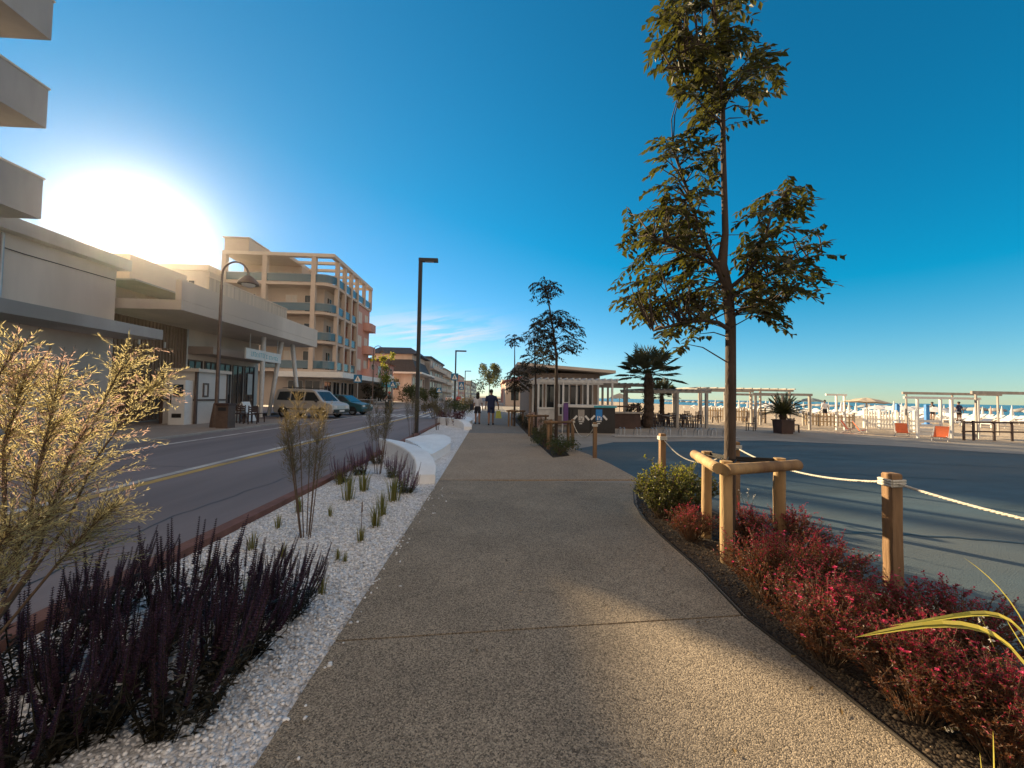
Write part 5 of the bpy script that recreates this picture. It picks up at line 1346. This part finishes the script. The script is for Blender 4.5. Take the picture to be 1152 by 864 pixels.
# ------------------------------------------------------------------ people
m_skin = M('skin', (.30, .16, .10), .6, .06, 6)
m_hair = M('dark_hair', (.018, .012, .010), .6, .2, 30)
m_wshirt = M('white_shirt', (.62, .62, .66), .8, .05, 4); m_navy = M('navy_shirt', (.012, .022, .075), .8, .1, 6); m_darkshorts = M('dark_shorts', (.02, .02, .03), .8, .1, 6)
m_bagm = M('dark_bag', (.015, .02, .035), .6, .1, 6); m_lime = M('lime_bag', (.50, .55, .12), .6, .1, 6)
def skin_body(name, joints, edges, parent, mat):
    me = bpy.data.meshes.new(name); w0 = V(parent['_w'])
    me.from_pydata([tuple(V(p) - w0) for p, r in joints], edges, []); ob = bpy.data.objects.new(name, me); COL.objects.link(ob); ob.parent = parent; ob['_w'] = parent['_w']
    md = ob.modifiers.new('Skin', 'SKIN'); md.use_smooth_shade = True
    for i, (p, r) in enumerate(joints): me.skin_vertices[0].data[i].radius = (r, r); me.skin_vertices[0].data[i].use_root = (i == 0)
    s2 = ob.modifiers.new('Sub', 'SUBSURF'); s2.levels = 1; s2.render_levels = 2
    me.materials.append(mat); return ob
def person(label, x, y, h, stride, shirt, shorts, longhair=False, arms=((.08, .10), (.08, -.12)), group=None, wid=1.0):
    k = h / 1.75; t = thing('person', label, 'person', (x, y, 0), group)
    def p(a_, b_, c_): return V((x + a_ * k, y + b_ * k, c_ * k))
    W = .19 * wid; s_ = stride
    J = [(p(0, 0, .95), .115 * k), (p(0, .01, 1.15), .105 * k), (p(0, .02, 1.36), .115 * k), (p(0, .03, 1.50), .052 * k), (p(0, .03, 1.58), .085 * k), (p(0, .035, 1.67), .095 * k), (p(0, .03, 1.74), .06 * k),
         (p(-.09, 0, .90), .085 * k), (p(-.10, s_ * .22, .50), .058 * k), (p(-.10, s_ * .30 - (.10 if s_ < 0 else 0), .09), .036 * k), (p(-.11, s_ * .30 + .10, .03), .034 * k),
         (p(.09, 0, .90), .085 * k), (p(.10, -s_ * .22, .50), .058 * k), (p(.10, -s_ * .34, .10 if s_ < 0 else .13), .036 * k), (p(.11, -s_ * .30 + .08, .035), .034 * k)]
    Ed = [(0, 1), (1, 2), (2, 3), (3, 4), (4, 5), (5, 6), (0, 7), (7, 8), (8, 9), (9, 10), (0, 11), (11, 12), (12, 13), (13, 14)]
    for sg, (ox, oy) in ((-1, arms[0]), (1, arms[1])):
        b0 = len(J)
        J += [(p(sg * W, .02, 1.40), .052 * k), (p(sg * (W + ox * .6), oy * .4, 1.13), .040 * k), (p(sg * (W + ox), oy, .90), .028 * k), (p(sg * (W + ox), oy + .02, .83), .034 * k)]
        Ed += [(2, b0), (b0, b0 + 1), (b0 + 1, b0 + 2), (b0 + 2, b0 + 3)]
        for q in range(4):
            J.append((p(sg * (W + ox) + (q - 1.5) * .011, oy + .03, .745 + abs(q - 1.4) * .008), .009 * k)); Ed.append((b0 + 3, len(J) - 1))
        J.append((p(sg * (W + ox - .02), oy + .06, .80), .010 * k)); Ed.append((b0 + 3, len(J) - 1))
    skin_body('body', J, Ed, t, m_skin)
    a = MB(); a.loft([(p(0, .0, .93), .168 * k * wid, .125 * k), (p(0, .01, 1.10), .155 * k * wid, .122 * k), (p(0, .02, 1.30), .195 * k * wid, .130 * k), (p(0, .02, 1.42), .205 * k * wid, .105 * k), (p(0, .03, 1.485), .085 * k, .07 * k)], 16)
    for sg, (ox, oy) in ((-1, arms[0]), (1, arms[1])): a.tube([p(sg * (W - .03), .02, 1.42), p(sg * (W + ox * .3), oy * .2, 1.28), p(sg * (W + ox * .5), oy * .34, 1.17)], [.072 * k, .066 * k, .064 * k], 10)
    a.build('shirt', shirt, t)
    a = MB(); a.loft([(p(0, 0, .86), .172 * k * wid, .13 * k), (p(0, 0, .98), .166 * k * wid, .122 * k)], 16)
    for sg, dd in ((-1, s_), (1, -s_)): a.tube([p(sg * .085, 0, .92), p(sg * .092, dd * .10, .72), p(sg * .097, dd * .15, .60)], [.10 * k, .092 * k, .090 * k], 12)
    a.build('shorts', shorts, t)
    a = MB(); a.ell(p(0, .015, 1.675), (.098 * k, .112 * k, .105 * k), 12, 0, .03)
    if longhair: a.loft([(p(0, -.055, 1.34), .075 * k, .035 * k), (p(0, -.06, 1.5), .10 * k, .055 * k), (p(0, -.03, 1.68), .10 * k, .085 * k)], 12)
    a.build('hair', m_hair, t)
    for sg, dd, b in ((-1, s_, 0), (1, -s_, 1)):
        a = MB(); q = p(sg * .11, dd * .30 + .04, .035); a.ell(q, (.045 * k, .12 * k, .045 * k), 10); a.build('shoe', m_rubber, t)
    return t
fa = G(537, 477); fb = G(551, 478)
person('woman in a white top walking away along the path', fa.x, fa.y, 1.66, .35, m_wshirt, m_darkshorts, True, ((.05, .05), (.10, -.05)), wid=.9)
person('man in a dark navy shirt walking away beside the woman', fb.x + .05, fb.y, 1.80, -.4, m_navy, m_navy, False, ((.06, .02), (.16, .08)), wid=1.12)
k_ = thing('shoulder_bag', 'dark shoulder bag at the left hip of the woman in white', 'bag', (fa.x - .30, fa.y, .8)); a = MB(); a.box((fa.x - .30, fa.y - .02, .88), (.16, .32, .30)); bg_ = a.build('bag_body', m_bagm, k_)
a = MB(); a.tube([(fa.x - .28, fa.y - .1, 1.0), (fa.x - .17, fa.y + .02, 1.40), (fa.x - .28, fa.y + .1, 1.0)], .012, 6); a.build('strap', m_bagm, k_)
k_ = thing('carrier_bag', 'lime green carrier bag in the right hand of the man in navy', 'bag', (fb.x + .45, fb.y + .1, .2)); a = MB()
bx_ = fb.x + .05 + .19 * 1.12 * 1.03 + .16; a.add([(bx_ - .10, fb.y, .72), (bx_ + .10, fb.y, .72), (bx_ + .10, fb.y + .16, .72), (bx_ - .10, fb.y + .16, .72), (bx_ - .15, fb.y, .34), (bx_ + .17, fb.y, .34), (bx_ + .17, fb.y + .18, .34), (bx_ - .15, fb.y + .18, .34)], [(0, 1, 2, 3), (7, 6, 5, 4), (4, 5, 1, 0), (5, 6, 2, 1), (6, 7, 3, 2), (7, 4, 0, 3)]); a.build('bag_body', m_lime, k_)
a = MB(); a.tube([(bx_ - .06, fb.y + .08, .72), (bx_, fb.y + .09, .82), (bx_ + .06, fb.y + .08, .72)], .008, 5); a.build('strap', m_lime, k_)
# scooter rider on the road
sc0 = P(437, 455, 33); sx = sc0.x
s_ = thing('scooter', 'dark motor scooter ridden toward the camera on the far lane', 'scooter', (sx, 33, -.085))
a = MB(); a.loft([((sx, 32.6, .35), .13, .1), ((sx, 32.55, .75), .19, .1), ((sx, 32.6, 1.0), .12, .08)], 12); a.bx(sx - .14, sx + .14, 32.7, 33.1, .25, .35); a.loft([((sx, 33.45, .35), .16, .4), ((sx, 33.45, .62), .16, .42), ((sx, 33.45, .78), .13, .38)], 12); a.build('body', m_black, s_)
wheel(s_, (sx, 32.35, .16), .24, .12, V((1, 0, 0))); wheel(s_, (sx, 33.75, .16), .24, .12, V((1, 0, 0)))
a = MB(); a.tube([(sx - .33, 32.75, 1.02), (sx, 32.62, 1.05), (sx + .33, 32.75, 1.02)], .018, 6); a.build('handlebar', m_steel, s_)
a = MB(); a.ell((sx, 32.46, .92), (.08, .04, .08), 8); a.build('headlight', m_white, s_)
t = thing('person', 'rider in a black vest and red helmet sitting on the scooter', 'person', (sx, 33.3, .75))
J = [((sx, 33.35, .88), .12), ((sx, 33.33, 1.1), .115), ((sx, 33.28, 1.3), .12), ((sx, 33.25, 1.42), .05), ((sx, 33.22, 1.55), .09), ((sx, 33.22, 1.62), .08)]
Ed = [(0, 1), (1, 2), (2, 3), (3, 4), (4, 5)]
for q in (-1, 1):
    b0 = len(J); J += [((sx + q * .19, 33.27, 1.32), .05), ((sx + q * .30, 33.05, 1.1), .04), ((sx + q * .30, 32.78, 1.03), .035)]; Ed += [(2, b0), (b0, b0 + 1), (b0 + 1, b0 + 2)]
    for f_ in range(4): J.append(((sx + q * (.26 + f_ * .022), 32.73, 1.02 - .01 * f_), .010)); Ed.append((b0 + 2, len(J) - 1))
    b0 = len(J); J += [((sx + q * .10, 33.25, .86), .085), ((sx + q * .15, 32.9, .78), .06), ((sx + q * .12, 32.9, .40), .045), ((sx + q * .12, 32.8, .38), .035)]; Ed += [(0, b0), (b0, b0 + 1), (b0 + 1, b0 + 2), (b0 + 2, b0 + 3)]
skin_body('body', J, Ed, t, m_skin)
a = MB(); a.loft([((sx, 33.34, .85), .18, .14), ((sx, 33.33, 1.1), .175, .14), ((sx, 33.28, 1.32), .2, .135), ((sx, 33.26, 1.4), .1, .08)], 14); a.build('vest', m_black, t)
a = MB(); a.ell((sx, 33.23, 1.62), (.125, .14, .12), 12); a.build('helmet', m_redcar, t)
# ------------------------------------------------------------------ pergolas, bars, beach
def pergola(name, label, x0, x1, y0, y1, h, mat, nx, ny, slats=9, ps=.10, group=None, overhang=.25):
    t = thing(name, label, 'pergola', ((x0 + x1) / 2, (y0 + y1) / 2, -.02), group)
    for i in range(nx):
        for j in range(ny):
            x = x0 + (x1 - x0) * i / (nx - 1); y = y0 + (y1 - y0) * j / (ny - 1)
            a = MB(); a.bx(x - ps / 2, x + ps / 2, y - ps / 2, y + ps / 2, -.1, h); a.build('post', mat, t)
    for j in range(ny):
        y = y0 + (y1 - y0) * j / (ny - 1); a = MB(); a.bx(x0 - overhang, x1 + overhang, y - .04, y + .04, h + .003, h + .13); a.build('beam', mat, t)
    if slats:
        a = MB()
        for i in range(slats):
            x = x0 - overhang * .7 + (x1 - x0 + overhang * 1.4) * i / (slats - 1); a.bx(x - .035, x + .035, y0 - overhang, y1 + overhang, h + .133, h + .20)
        a.build('roof_slats', mat, t)
    return t
pergola('pergola', 'white slatted pergola against the front of the beach restaurant', 2.0, 5.3, 16.9, 19.2, 2.12, m_whitewood, 4, 2, 14, .08)
pergola('pergola', 'grey wooden pergola at the right corner of the restaurant', 5.9, 8.3, 20.5, 23.5, 2.1, m_greywood, 3, 2, 9)
pergola('pergola', 'weathered wooden pergola over the dark chairs beside the big palm', 8.05, 11.2, 19.7, 23.2, 1.80, m_greywood, 3, 2, 12, .13)
pergola('pergola', 'second weathered pergola continuing behind the big tree trunk', 12.9, 18.6, 23.3, 27.0, 2.05, m_greywood, 4, 2, 12, .10)
pergola('pergola', 'light frame pergola over the potted sago palm', 14.0, 17.0, 19.9, 22.4, 1.75, m_greywood, 3, 2, 0, .10, overhang=.15)
pergola('pergola', 'dark metal pergola frame at the far right of the beach edge', P(1098, 460, 15.6).x, P(1140, 460, 15.6).x + 3.2, 15.6, 18.4, 1.9, m_greywood, 3, 2, 0, .06, overhang=.2)
# bar counters
bc = thing('bar_counter', 'dark bar counter with two emblem boards and a pale top', 'bar counter', (4.1, 16.1, -.02))
bx0, bx1 = P(641, 470, 16).x, P(692, 470, 16).x
a = MB(); a.bx(bx0, bx1, 16.0, 16.7, -.02, 1.05); a.build('counter_front', m_black, bc)
a = MB(); a.bx(bx0 - .5, bx1 + .06, 15.92, 16.8, 1.053, 1.16); a.build('counter_top', m_whitewood, bc)
a = MB(); a.bx(bx0 + 1.0, bx1 + .03, 15.9, 15.918, 1.06, 1.13); a.build('counter_edge', m_turq, bc)
def emblem(xc, zc, s, fill):
    e = thing('emblem_board', 'dark board with a white winged emblem on the bar counter' if fill is m_black else 'bright blue board with white wings on the bar counter', 'board', (xc, 15.97, zc - s * .6))
    a = MB(); a.bx(xc - .42 * s, xc + .42 * s, 15.965, 15.997, zc - .6 * s, zc + .55 * s); p = a.build('board', m_black, e)
    a = MB(); a.bx(xc - .17 * s, xc + .17 * s, 15.945, 15.963, zc - .12 * s, zc + .45 * s); a.build('panel', m_blue if fill is not m_black else m_greywood, p)
    a = MB()
    for k in (-1, 1): a.box((xc + k * .32 * s, 15.955, zc + .02 * s), (.10 * s, .012, .30 * s), 0, 0, ('Y', k * -.75 + 3.1416))
    a.build('wing', m_white, p)
    a = MB(); y = 15.938
    for dx, dz, w_, h_ in ((-.07, .0, .05, .22), (.03, .05, .06, .10), (.11, -.02, .05, .14), (.0, -.18, .26, .045), (-.02, -.28, .14, .05), (.09, -.10, .10, .04)): a.box((xc + dx * s, y, zc + dz * s), (w_ * s, .008, h_ * s))
    a.build('mark', m_white, p)
emblem(P(653.5, 471, 16).x, .60, .8, m_black); emblem(P(673.5, 469, 16).x, .62, .8, m_blue)
b2 = thing('banner', 'narrow purple vertical banner on the white counter end', 'banner', (P(636.5, 462, 15.8).x, 15.8, 0))
xb = P(636.5, 462, 15.8).x; a = MB(); a.bx(xb - .10, xb + .10, 15.78, 15.8, .35, 1.22); a.build('cloth', m_purple, b2); a = MB(); a.tube([(xb - .13, 15.83, -.02), (xb - .13, 15.83, 1.3)], .018, 6); a.tube([(xb - .13, 15.83, 1.25), (xb + .1, 15.83, 1.25)], .012, 6); a.build('pole', m_white, b2)
w1 = thing('low_wall', 'low white boarded wall in front of the restaurant terrace', 'wall', (2.6, 16.4, -.02)); a = MB(); a.bx(1.95, bx0 - .52, 16.45, 16.6, -.02, .95); a.build('wall', m_whitewood, w1); a = MB(); a.bx(1.92, bx0 - .52, 16.4, 16.65, .953, 1.02); a.build('coping', m_white, w1)
b3 = thing('outdoor_bar', 'dark brown wooden bar left of the big palm', 'bar counter', (6.5, 18.8, -.02))
x0, x1 = P(690, 470, 18.8).x, P(719, 470, 18.8).x
a = MB(); a.bx(x0, x1, 18.6, 19.1, -.02, .72); a.build('counter_front', m_brown, b3); a = MB(); a.bx(x0 - .1, x1 + .08, 18.5, 19.2, .723, .79); a.build('counter_top', m_greywood, b3)
a = MB(); a.bx(x0 - .05, x1 + .05, 18.9, 18.95, 1.02, 1.1)
for x in (x0, x1): a.bx(x - .03, x + .03, 18.9, 18.95, .79, 1.02)
a.build('back_rail', m_brown, b3)
bush('dark potted bush on the sand behind the outdoor bar', P(714, 460, 21).x, 21, 1.25, .5, m_leafdk, 500, .16)
# bike racks
def bike_rack(label, x0, n, y):
    t = thing('bike_rack', label, 'bike rack', (x0, y, -.02), 'low bike racks at the plaza edge')
    a = MB(); L = n * .62
    for yy_ in (y - .18, y + .18): a.tube([(x0, yy_, .02), (x0 + L, yy_, .02)], .022, 6)
    a.build('base_rail', m_steel, t)
    for i in range(n):
        for d in (-.07, .07):
            x = x0 + .3 + i * .62 + d; h = MB(); h.tube([(x, y - .18, .02), (x + .02, y - .16, .26), (x + .04, y - .06, .34), (x + .04, y + .06, .34), (x + .02, y + .16, .26), (x, y + .18, .02)], .014, 6); h.build('hoop', m_steel, t)
for i, px in enumerate((690, 741, 792)):
    bike_rack(('bike rack nearest the bar counter', 'middle bike rack in front of the palm', 'bike rack nearest the big tree trunk')[i], P(px, 490, 14.6).x, 3 if i < 2 else 2, 14.6)
# potted sago palm
pp = G(881, 487); pt = thing('planter', 'dark square planter holding the sago palm', 'planter', (pp.x, pp.y, -.02))
a = MB(); s0 = .30; a.add([(pp.x - s0 * .88, pp.y - s0 * .88, -.02), (pp.x + s0 * .88, pp.y - s0 * .88, -.02), (pp.x + s0 * .88, pp.y + s0 * .88, -.02), (pp.x - s0 * .88, pp.y + s0 * .88, -.02), (pp.x - s0, pp.y - s0, .56), (pp.x + s0, pp.y - s0, .56), (pp.x + s0, pp.y + s0, .56), (pp.x - s0, pp.y + s0, .56)], [(3, 2, 1, 0), (0, 1, 5, 4), (1, 2, 6, 5), (2, 3, 7, 6), (3, 0, 4, 7), (4, 5, 6, 7)])
a.build('pot', m_brown, pt); a = MB(); a.bx(pp.x - .33, pp.x + .33, pp.y - .33, pp.y + .33, .562, .61); a.build('rim', m_brown, pt); 
cycad('spreading sago palm growing in the dark square planter', (pp.x, pp.y, .6), .25, 1.1, 46, 3, .6)
for i, (x, y) in enumerate(((pp.x + .9, pp.y + .5), (pp.x + 1.2, pp.y + .9), (pp.x - .7, pp.y + 1.2))): put_chair(x, y, i * 1.9, ('brown chair just right of the potted sago palm', 'brown chair farther right behind the first one by the sago palm', 'brown chair left behind the potted sago palm')[i], 'chairs near the sago palm', .8)
for i in range(10):
    x = 13.3 + (i % 5) * 1.05; y = 24.2 + (i // 5) * 1.6
    put_chair(x, y, rnd(0, 6), f'dark chair {ORD[i % 5]} from the left in the {"front" if i < 5 else "back"} row of the second weathered pergola', 'chairs under the second pergola', .85)
# white frames, orange deck chairs, slatted fence
def frame_gate(label, px0, px1, top, Y, boards):
    x0, x1 = P(px0, 460, Y).x, P(px1, 460, Y).x; h = CAMH + (454.5 - top) * Y / F
    t = thing('timber_gateway', label, 'beach frame', ((x0 + x1) / 2, Y, -.05), 'white timber frames at the beach edge')
    for x in (x0, x1): a = MB(); a.bx(x - .04, x + .04, Y - .04, Y + .04, -.15, h); a.build('post', m_white, t)
    a = MB(); a.bx(x0 - .6, x1 + .12, Y - .04, Y + .04, h + .003, h + .1); a.build('beam', m_white, t)
    if boards:
        a = MB()
        for z in (.16, .34, .52, .70): a.bx(x0 + .042, x1 - .042, Y - .02, Y + .02, z - .05, z + .05)
        a.build('boards', m_white, t)
frame_gate('white timber frame with low horizontal boards behind an orange chair', 1032, 1058, 449, 15.6, True)
frame_gate('open white timber frame right of the boarded one', 1070, 1100, 449, 15.9, False)
frame_gate('thin white frame left of the beige parasol', 941, 950, 447, 20, False)
def slat_fence(label, px0, px1, Y0, Y1, h, mat, post):
    p, q = P(px0, 470, Y0), P(px1, 470, Y1); p.z = q.z = -.05; t = thing('slat_fence', label, 'fence', (p + q) / 2)
    n = int((q - p).length / .17); a = MB()
    for i in range(n):
        c = p.lerp(q, (i + .5) / n); a.bx(c.x - .045, c.x + .045, c.y - .012, c.y + .012, -.02, h * rnd(.92, 1.04))
    for z in (.25, h * .75):
        d = q - p; a.box(((p.x + q.x) / 2, (p.y + q.y) / 2 + .03, z), (d.length, .03, .06), math.atan2(d.y, d.x))
    a.build('slats', mat, t)
    for i in range(4):
        c = p.lerp(q, i / 3); b_ = MB(); b_.bx(c.x - .05, c.x + .05, c.y + .05, c.y + .15, -.15, h + .1); b_.build('post', post, t)
m_cane = M('dry_cane', (.50, .38, .24), .85, .2, 6, .3, 30)
slat_fence('pale picket fence between the beige parasol and the white boards', 974, 1031, 22.5, 19.6, .95, m_whitewood, m_white)
slat_fence('low cane fence along the sand behind the second pergola', 795, 862, 28.5, 25.5, .9, m_cane, m_greywood)
slat_fence('low cane fence beside the sago palm pergola', 905, 962, 23.4, 21.6, .75, m_cane, m_greywood)
rl = thing('rail_fence', 'dark low rail fence at the right edge of the beach', 'fence', (22, 14.9, -.05)); xs = [P(px, 470, 15.0).x for px in (1082, 1093, 1116, 1136, 1160, 1190)]
a = MB(); a.bx(xs[0], xs[-1], 14.97, 15.03, .68, .75); a.bx(xs[0], xs[-1], 14.98, 15.02, .3, .36); a.build('rail', m_brown, rl)
for x in xs: a = MB(); a.bx(x - .04, x + .04, 14.92, 14.968, -.1, .78); a.build('post', m_brown, rl)
def deck_chair(label, px, py, s, rz):
    g_ = G(px, py, -.05); t = thing('deck_chair', label, 'deck chair', (0, 0, 0), 'orange deck chairs at the beach edge')
    a = MB(); a.add([(-.28, -.30, .30), (.28, -.30, .30), (.28, .05, .24), (-.28, .05, .24), (-.28, .38, .85), (.28, .38, .85)], [(0, 1, 2, 3), (3, 2, 5, 4)]); o = a.build('canvas', m_orange, t); sd = o.modifiers.new('thick', 'SOLIDIFY'); sd.thickness = .02
    for x in (-.31, .31):
        a = MB(); a.tube([(x, -.36, .33), (x, .34, 0)], .02, 6); a.tube([(x, .42, .90), (x, -.15, 0)], .02, 6); a.build('frame', m_whitewood, t)
    place(t, (g_.x, g_.y, -.04), rz, s)
for i, (px, py, rz, lab) in enumerate(((954, 487, .6, 'orange deck chair leftmost, beside the thin white frame'), (968, 488.5, .9, 'orange deck chair under the left edge of the beige parasol'), (1015, 491.5, -.7, 'orange deck chair in front of the pale picket fence'), (1058, 497, -1.1, 'orange deck chair with a dark edge before the white boards'))): deck_chair(lab, px, py, .70, rz)
def parasol(name, label, x, y, h, r, drop, mat, z0=-.1, ribs=8, tilt=0):
    t = thing(name, label, 'parasol', (x, y, z0)); a = MB(); a.tube([(x, y, z0 - .1), (x, y, h)], .028, 8); a.build('pole', m_whitewood, t)
    a = MB(); n = ribs * 2; vs = [(x, y, h + .04)]; 
    for q_, zz in ((.5, -.35), (1.0, -1.0)):
        for k in range(n):
            an = 2 * math.pi * k / n; e = 1 if k % 2 == 0 else .965
            vs.append((x + r * q_ * e * math.cos(an), y + r * q_ * e * math.sin(an), h + drop * zz + (.03 if k % 2 else 0) + tilt * q_ * math.cos(an)))
    fs = [(0, 1 + k, 1 + (k + 1) % n) for k in range(n)] + [(1 + k, 1 + n + k, 1 + n + (k + 1) % n, 1 + (k + 1) % n) for k in range(n)]
    a.add(vs, fs); o = a.build('canopy', mat, t); sd = o.modifiers.new('thick', 'SOLIDIFY'); sd.thickness = .015
    a = MB()
    for k in range(ribs):
        an = 2 * math.pi * k / ribs; a.tube([(x, y, h - .02), (x + r * .98 * math.cos(an), y + r * .98 * math.sin(an), h - drop * .97 + tilt * .98 * math.cos(an) - .02)], .009, 4, cap=False)
    a.build('ribs', m_whitewood, t)
    return t
pc = P(975, 452, 19.0); parasol('parasol', 'large open beige parasol over the deck chairs', pc.x, 19.0, pc.z + .18, .95, .22, m_parasol, tilt=-.05)
pc = P(912, 450, 22.0); parasol('parasol', 'grey green open parasol inside the sago palm pergola', pc.x, 22.0, pc.z + .10, .75, .2, m_greenpar)
parasol('parasol', 'small beige parasol on the sand between restaurant pergola and palm', P(697, 446, 27).x, 27, 1.8, .75, .35, m_parasol)
# beach rows: closed parasols, open white parasols and loungers
def sandz(x): return -.03 - .75 * max(0, min(1, (x - 18) / 66)) ** 1.4
cu = MB(); cu.tube([(0, 0, -.1), (0, 0, 1.0)], .03, 6); cu.loft([((0, 0, .75), .15, .15), ((0, 0, .95), .13, .13), ((0, 0, 1.5), .05, .05), ((0, 0, 1.75), .02, .02)], 8)
def single(mb, name, mats, label, cat, group): return tag(mb.build(name, mats), label, cat, group)
m_closed = [m_white, M('pinkish_canvas', (.62, .45, .40), .85, .05, 4), M('blue_canvas', (.10, .25, .45), .85, .05, 4)]
k = 0; pro = {}
for r_ in range(7):
    for c_ in range(13):
        x = 34 + r_ * 6; y = 5 + c_ * 5.2 + rnd(-.4, .4)
        if x / y > 1.6 or x / y < .52: continue
        mi = 0 if (r_ * 5 + c_ * 3) % 7 else 1 + (c_ % 2)
        if mi not in pro: pro[mi] = single(cu, 'closed_parasol', m_closed[mi], '', 'parasol', ''); o = pro[mi]
        else: o = pro[mi].copy(); COL.objects.link(o)
        o.location = (x, y, sandz(x)); o['label'] = ('closed white parasol standing in the rows on the sand', 'closed pinkish parasol standing in the rows on the sand', 'closed blue parasol standing in the rows on the sand')[mi]; o['group'] = ('closed white beach parasols', 'closed pinkish beach parasols', 'closed blue beach parasols')[mi]
lo = MB(); lo.bx(-.3, .3, -.9, .35, .26, .32); lo.box((0, .68, .46), (.6, .8, .05), 0, 0, ('X', .5))
for x in (-.27, .27):
    for y in (-.8, .3): lo.bx(x - .025, x + .025, y - .025, y + .025, 0, .26)
o0 = None
for r_ in range(7):
    for c_ in range(13):
        for d in (-.9, .9):
            x = 34.6 + r_ * 6; y = 5 + c_ * 5.2 + d
            if x / y > 1.6 or x / y < .52: continue
            if o0 is None: o = o0 = single(lo, 'sun_lounger', m_white, '', 'sun lounger', '')
            else: o = o0.copy(); COL.objects.link(o)
            o.location = (x, y, sandz(x)); o.rotation_euler[2] = -1.57 + rnd(-.15, .15); o['label'] = 'white sun lounger lying in the rows on the beach'; o['group'] = 'white sun loungers on the beach'
for i, (px, Y) in enumerate(((988, 40), (997, 41), (1006, 39), (1020, 36), (1028, 37), (868, 44), (1052, 32))):
    x = P(px, 460, Y).x; parasol('open_parasol', ('open white parasol leftmost of the low white ones by the sea', 'open white parasol second of the low white ones by the sea', 'open white parasol left of the first blue post', 'open white parasol just right of the first blue post', 'open white parasol left of the second blue post', 'open white parasol seen left above the sago palm', 'open white parasol right of the second blue post')[i], x, Y, 1.15, 1.5, .4, m_white, -.4)
for i, (px, Y) in enumerate(((1009.5, 30), (1042.5, 27.5))):
    x = P(px, 460, Y).x; t = thing('beach_shower', ('slim bright blue beach shower column, left one of two', 'slim bright blue beach shower column behind the white boarded frame')[i], 'shower', (x, Y, -.2)); a = MB(); a.bx(x - .2, x + .2, Y - .2, Y + .2, -.3, -.05); a.build('base', m_blue, t)
    a = MB(); a.bx(x - .14, x + .14, Y - .08, Y + .08, -.048, 1.38); a.build('column', m_blue, t); a = MB(); a.tube([(x, Y - .09, 1.25), (x, Y - .35, 1.3), (x, Y - .4, 1.2)], .025, 6); a.build('shower_head', m_steel, t)
for i, (px, Y, hh) in enumerate(((1049, 33, 1.6), (1079, 31, 1.65), (928, 30, 1.6))):
    x = P(px, 462, Y).x; person(('dark figure standing on the sand behind the white boards', 'figure in dark clothes standing beyond the open white frame', 'distant figure in white walking on the sand past the parasol')[i], x, Y, hh, .15, (m_darkshorts, m_navy, m_wshirt)[i], m_darkshorts)
# far breakwater of rocks on the horizon line
t = MB()
for i in range(60): t.ell((160 + rnd(-3, 3), 60 + i * 5, -.4), (rnd(1.5, 3.5), rnd(2, 4), rnd(.5, 1.1)), 7, 0, .25)
tag(t.build('breakwater', m_concrete, None, (160, 200, -.6)), 'low rock breakwater lying in the sea off the beach', 'breakwater')
# thin haze box added to spread a glow and veil round the sun
a = MB(); a.bx(-90, 420, -60, 420, -2, 24); hz_ = a.build('haze', [], None)
hm = bpy.data.materials.new('haze_air'); hm.use_nodes = True; hm.node_tree.nodes.clear()
vo = hm.node_tree.nodes.new('ShaderNodeVolumePrincipled'); vo.inputs['Color'].default_value = (1, 1, 1, 1); vo.inputs['Density'].default_value = 0.00013; vo.inputs['Anisotropy'].default_value = 0.93
mo = hm.node_tree.nodes.new('ShaderNodeOutputMaterial'); hm.node_tree.links.new(vo.outputs[0], mo.inputs['Volume'])
hz_.data.materials.append(hm); hz_['kind'] = 'stuff'; hz_['label'] = 'thin haze added over street and beach for sun glow'; hz_['category'] = 'haze'
for o in bpy.data.objects:
    if '_w' in o: del o['_w']
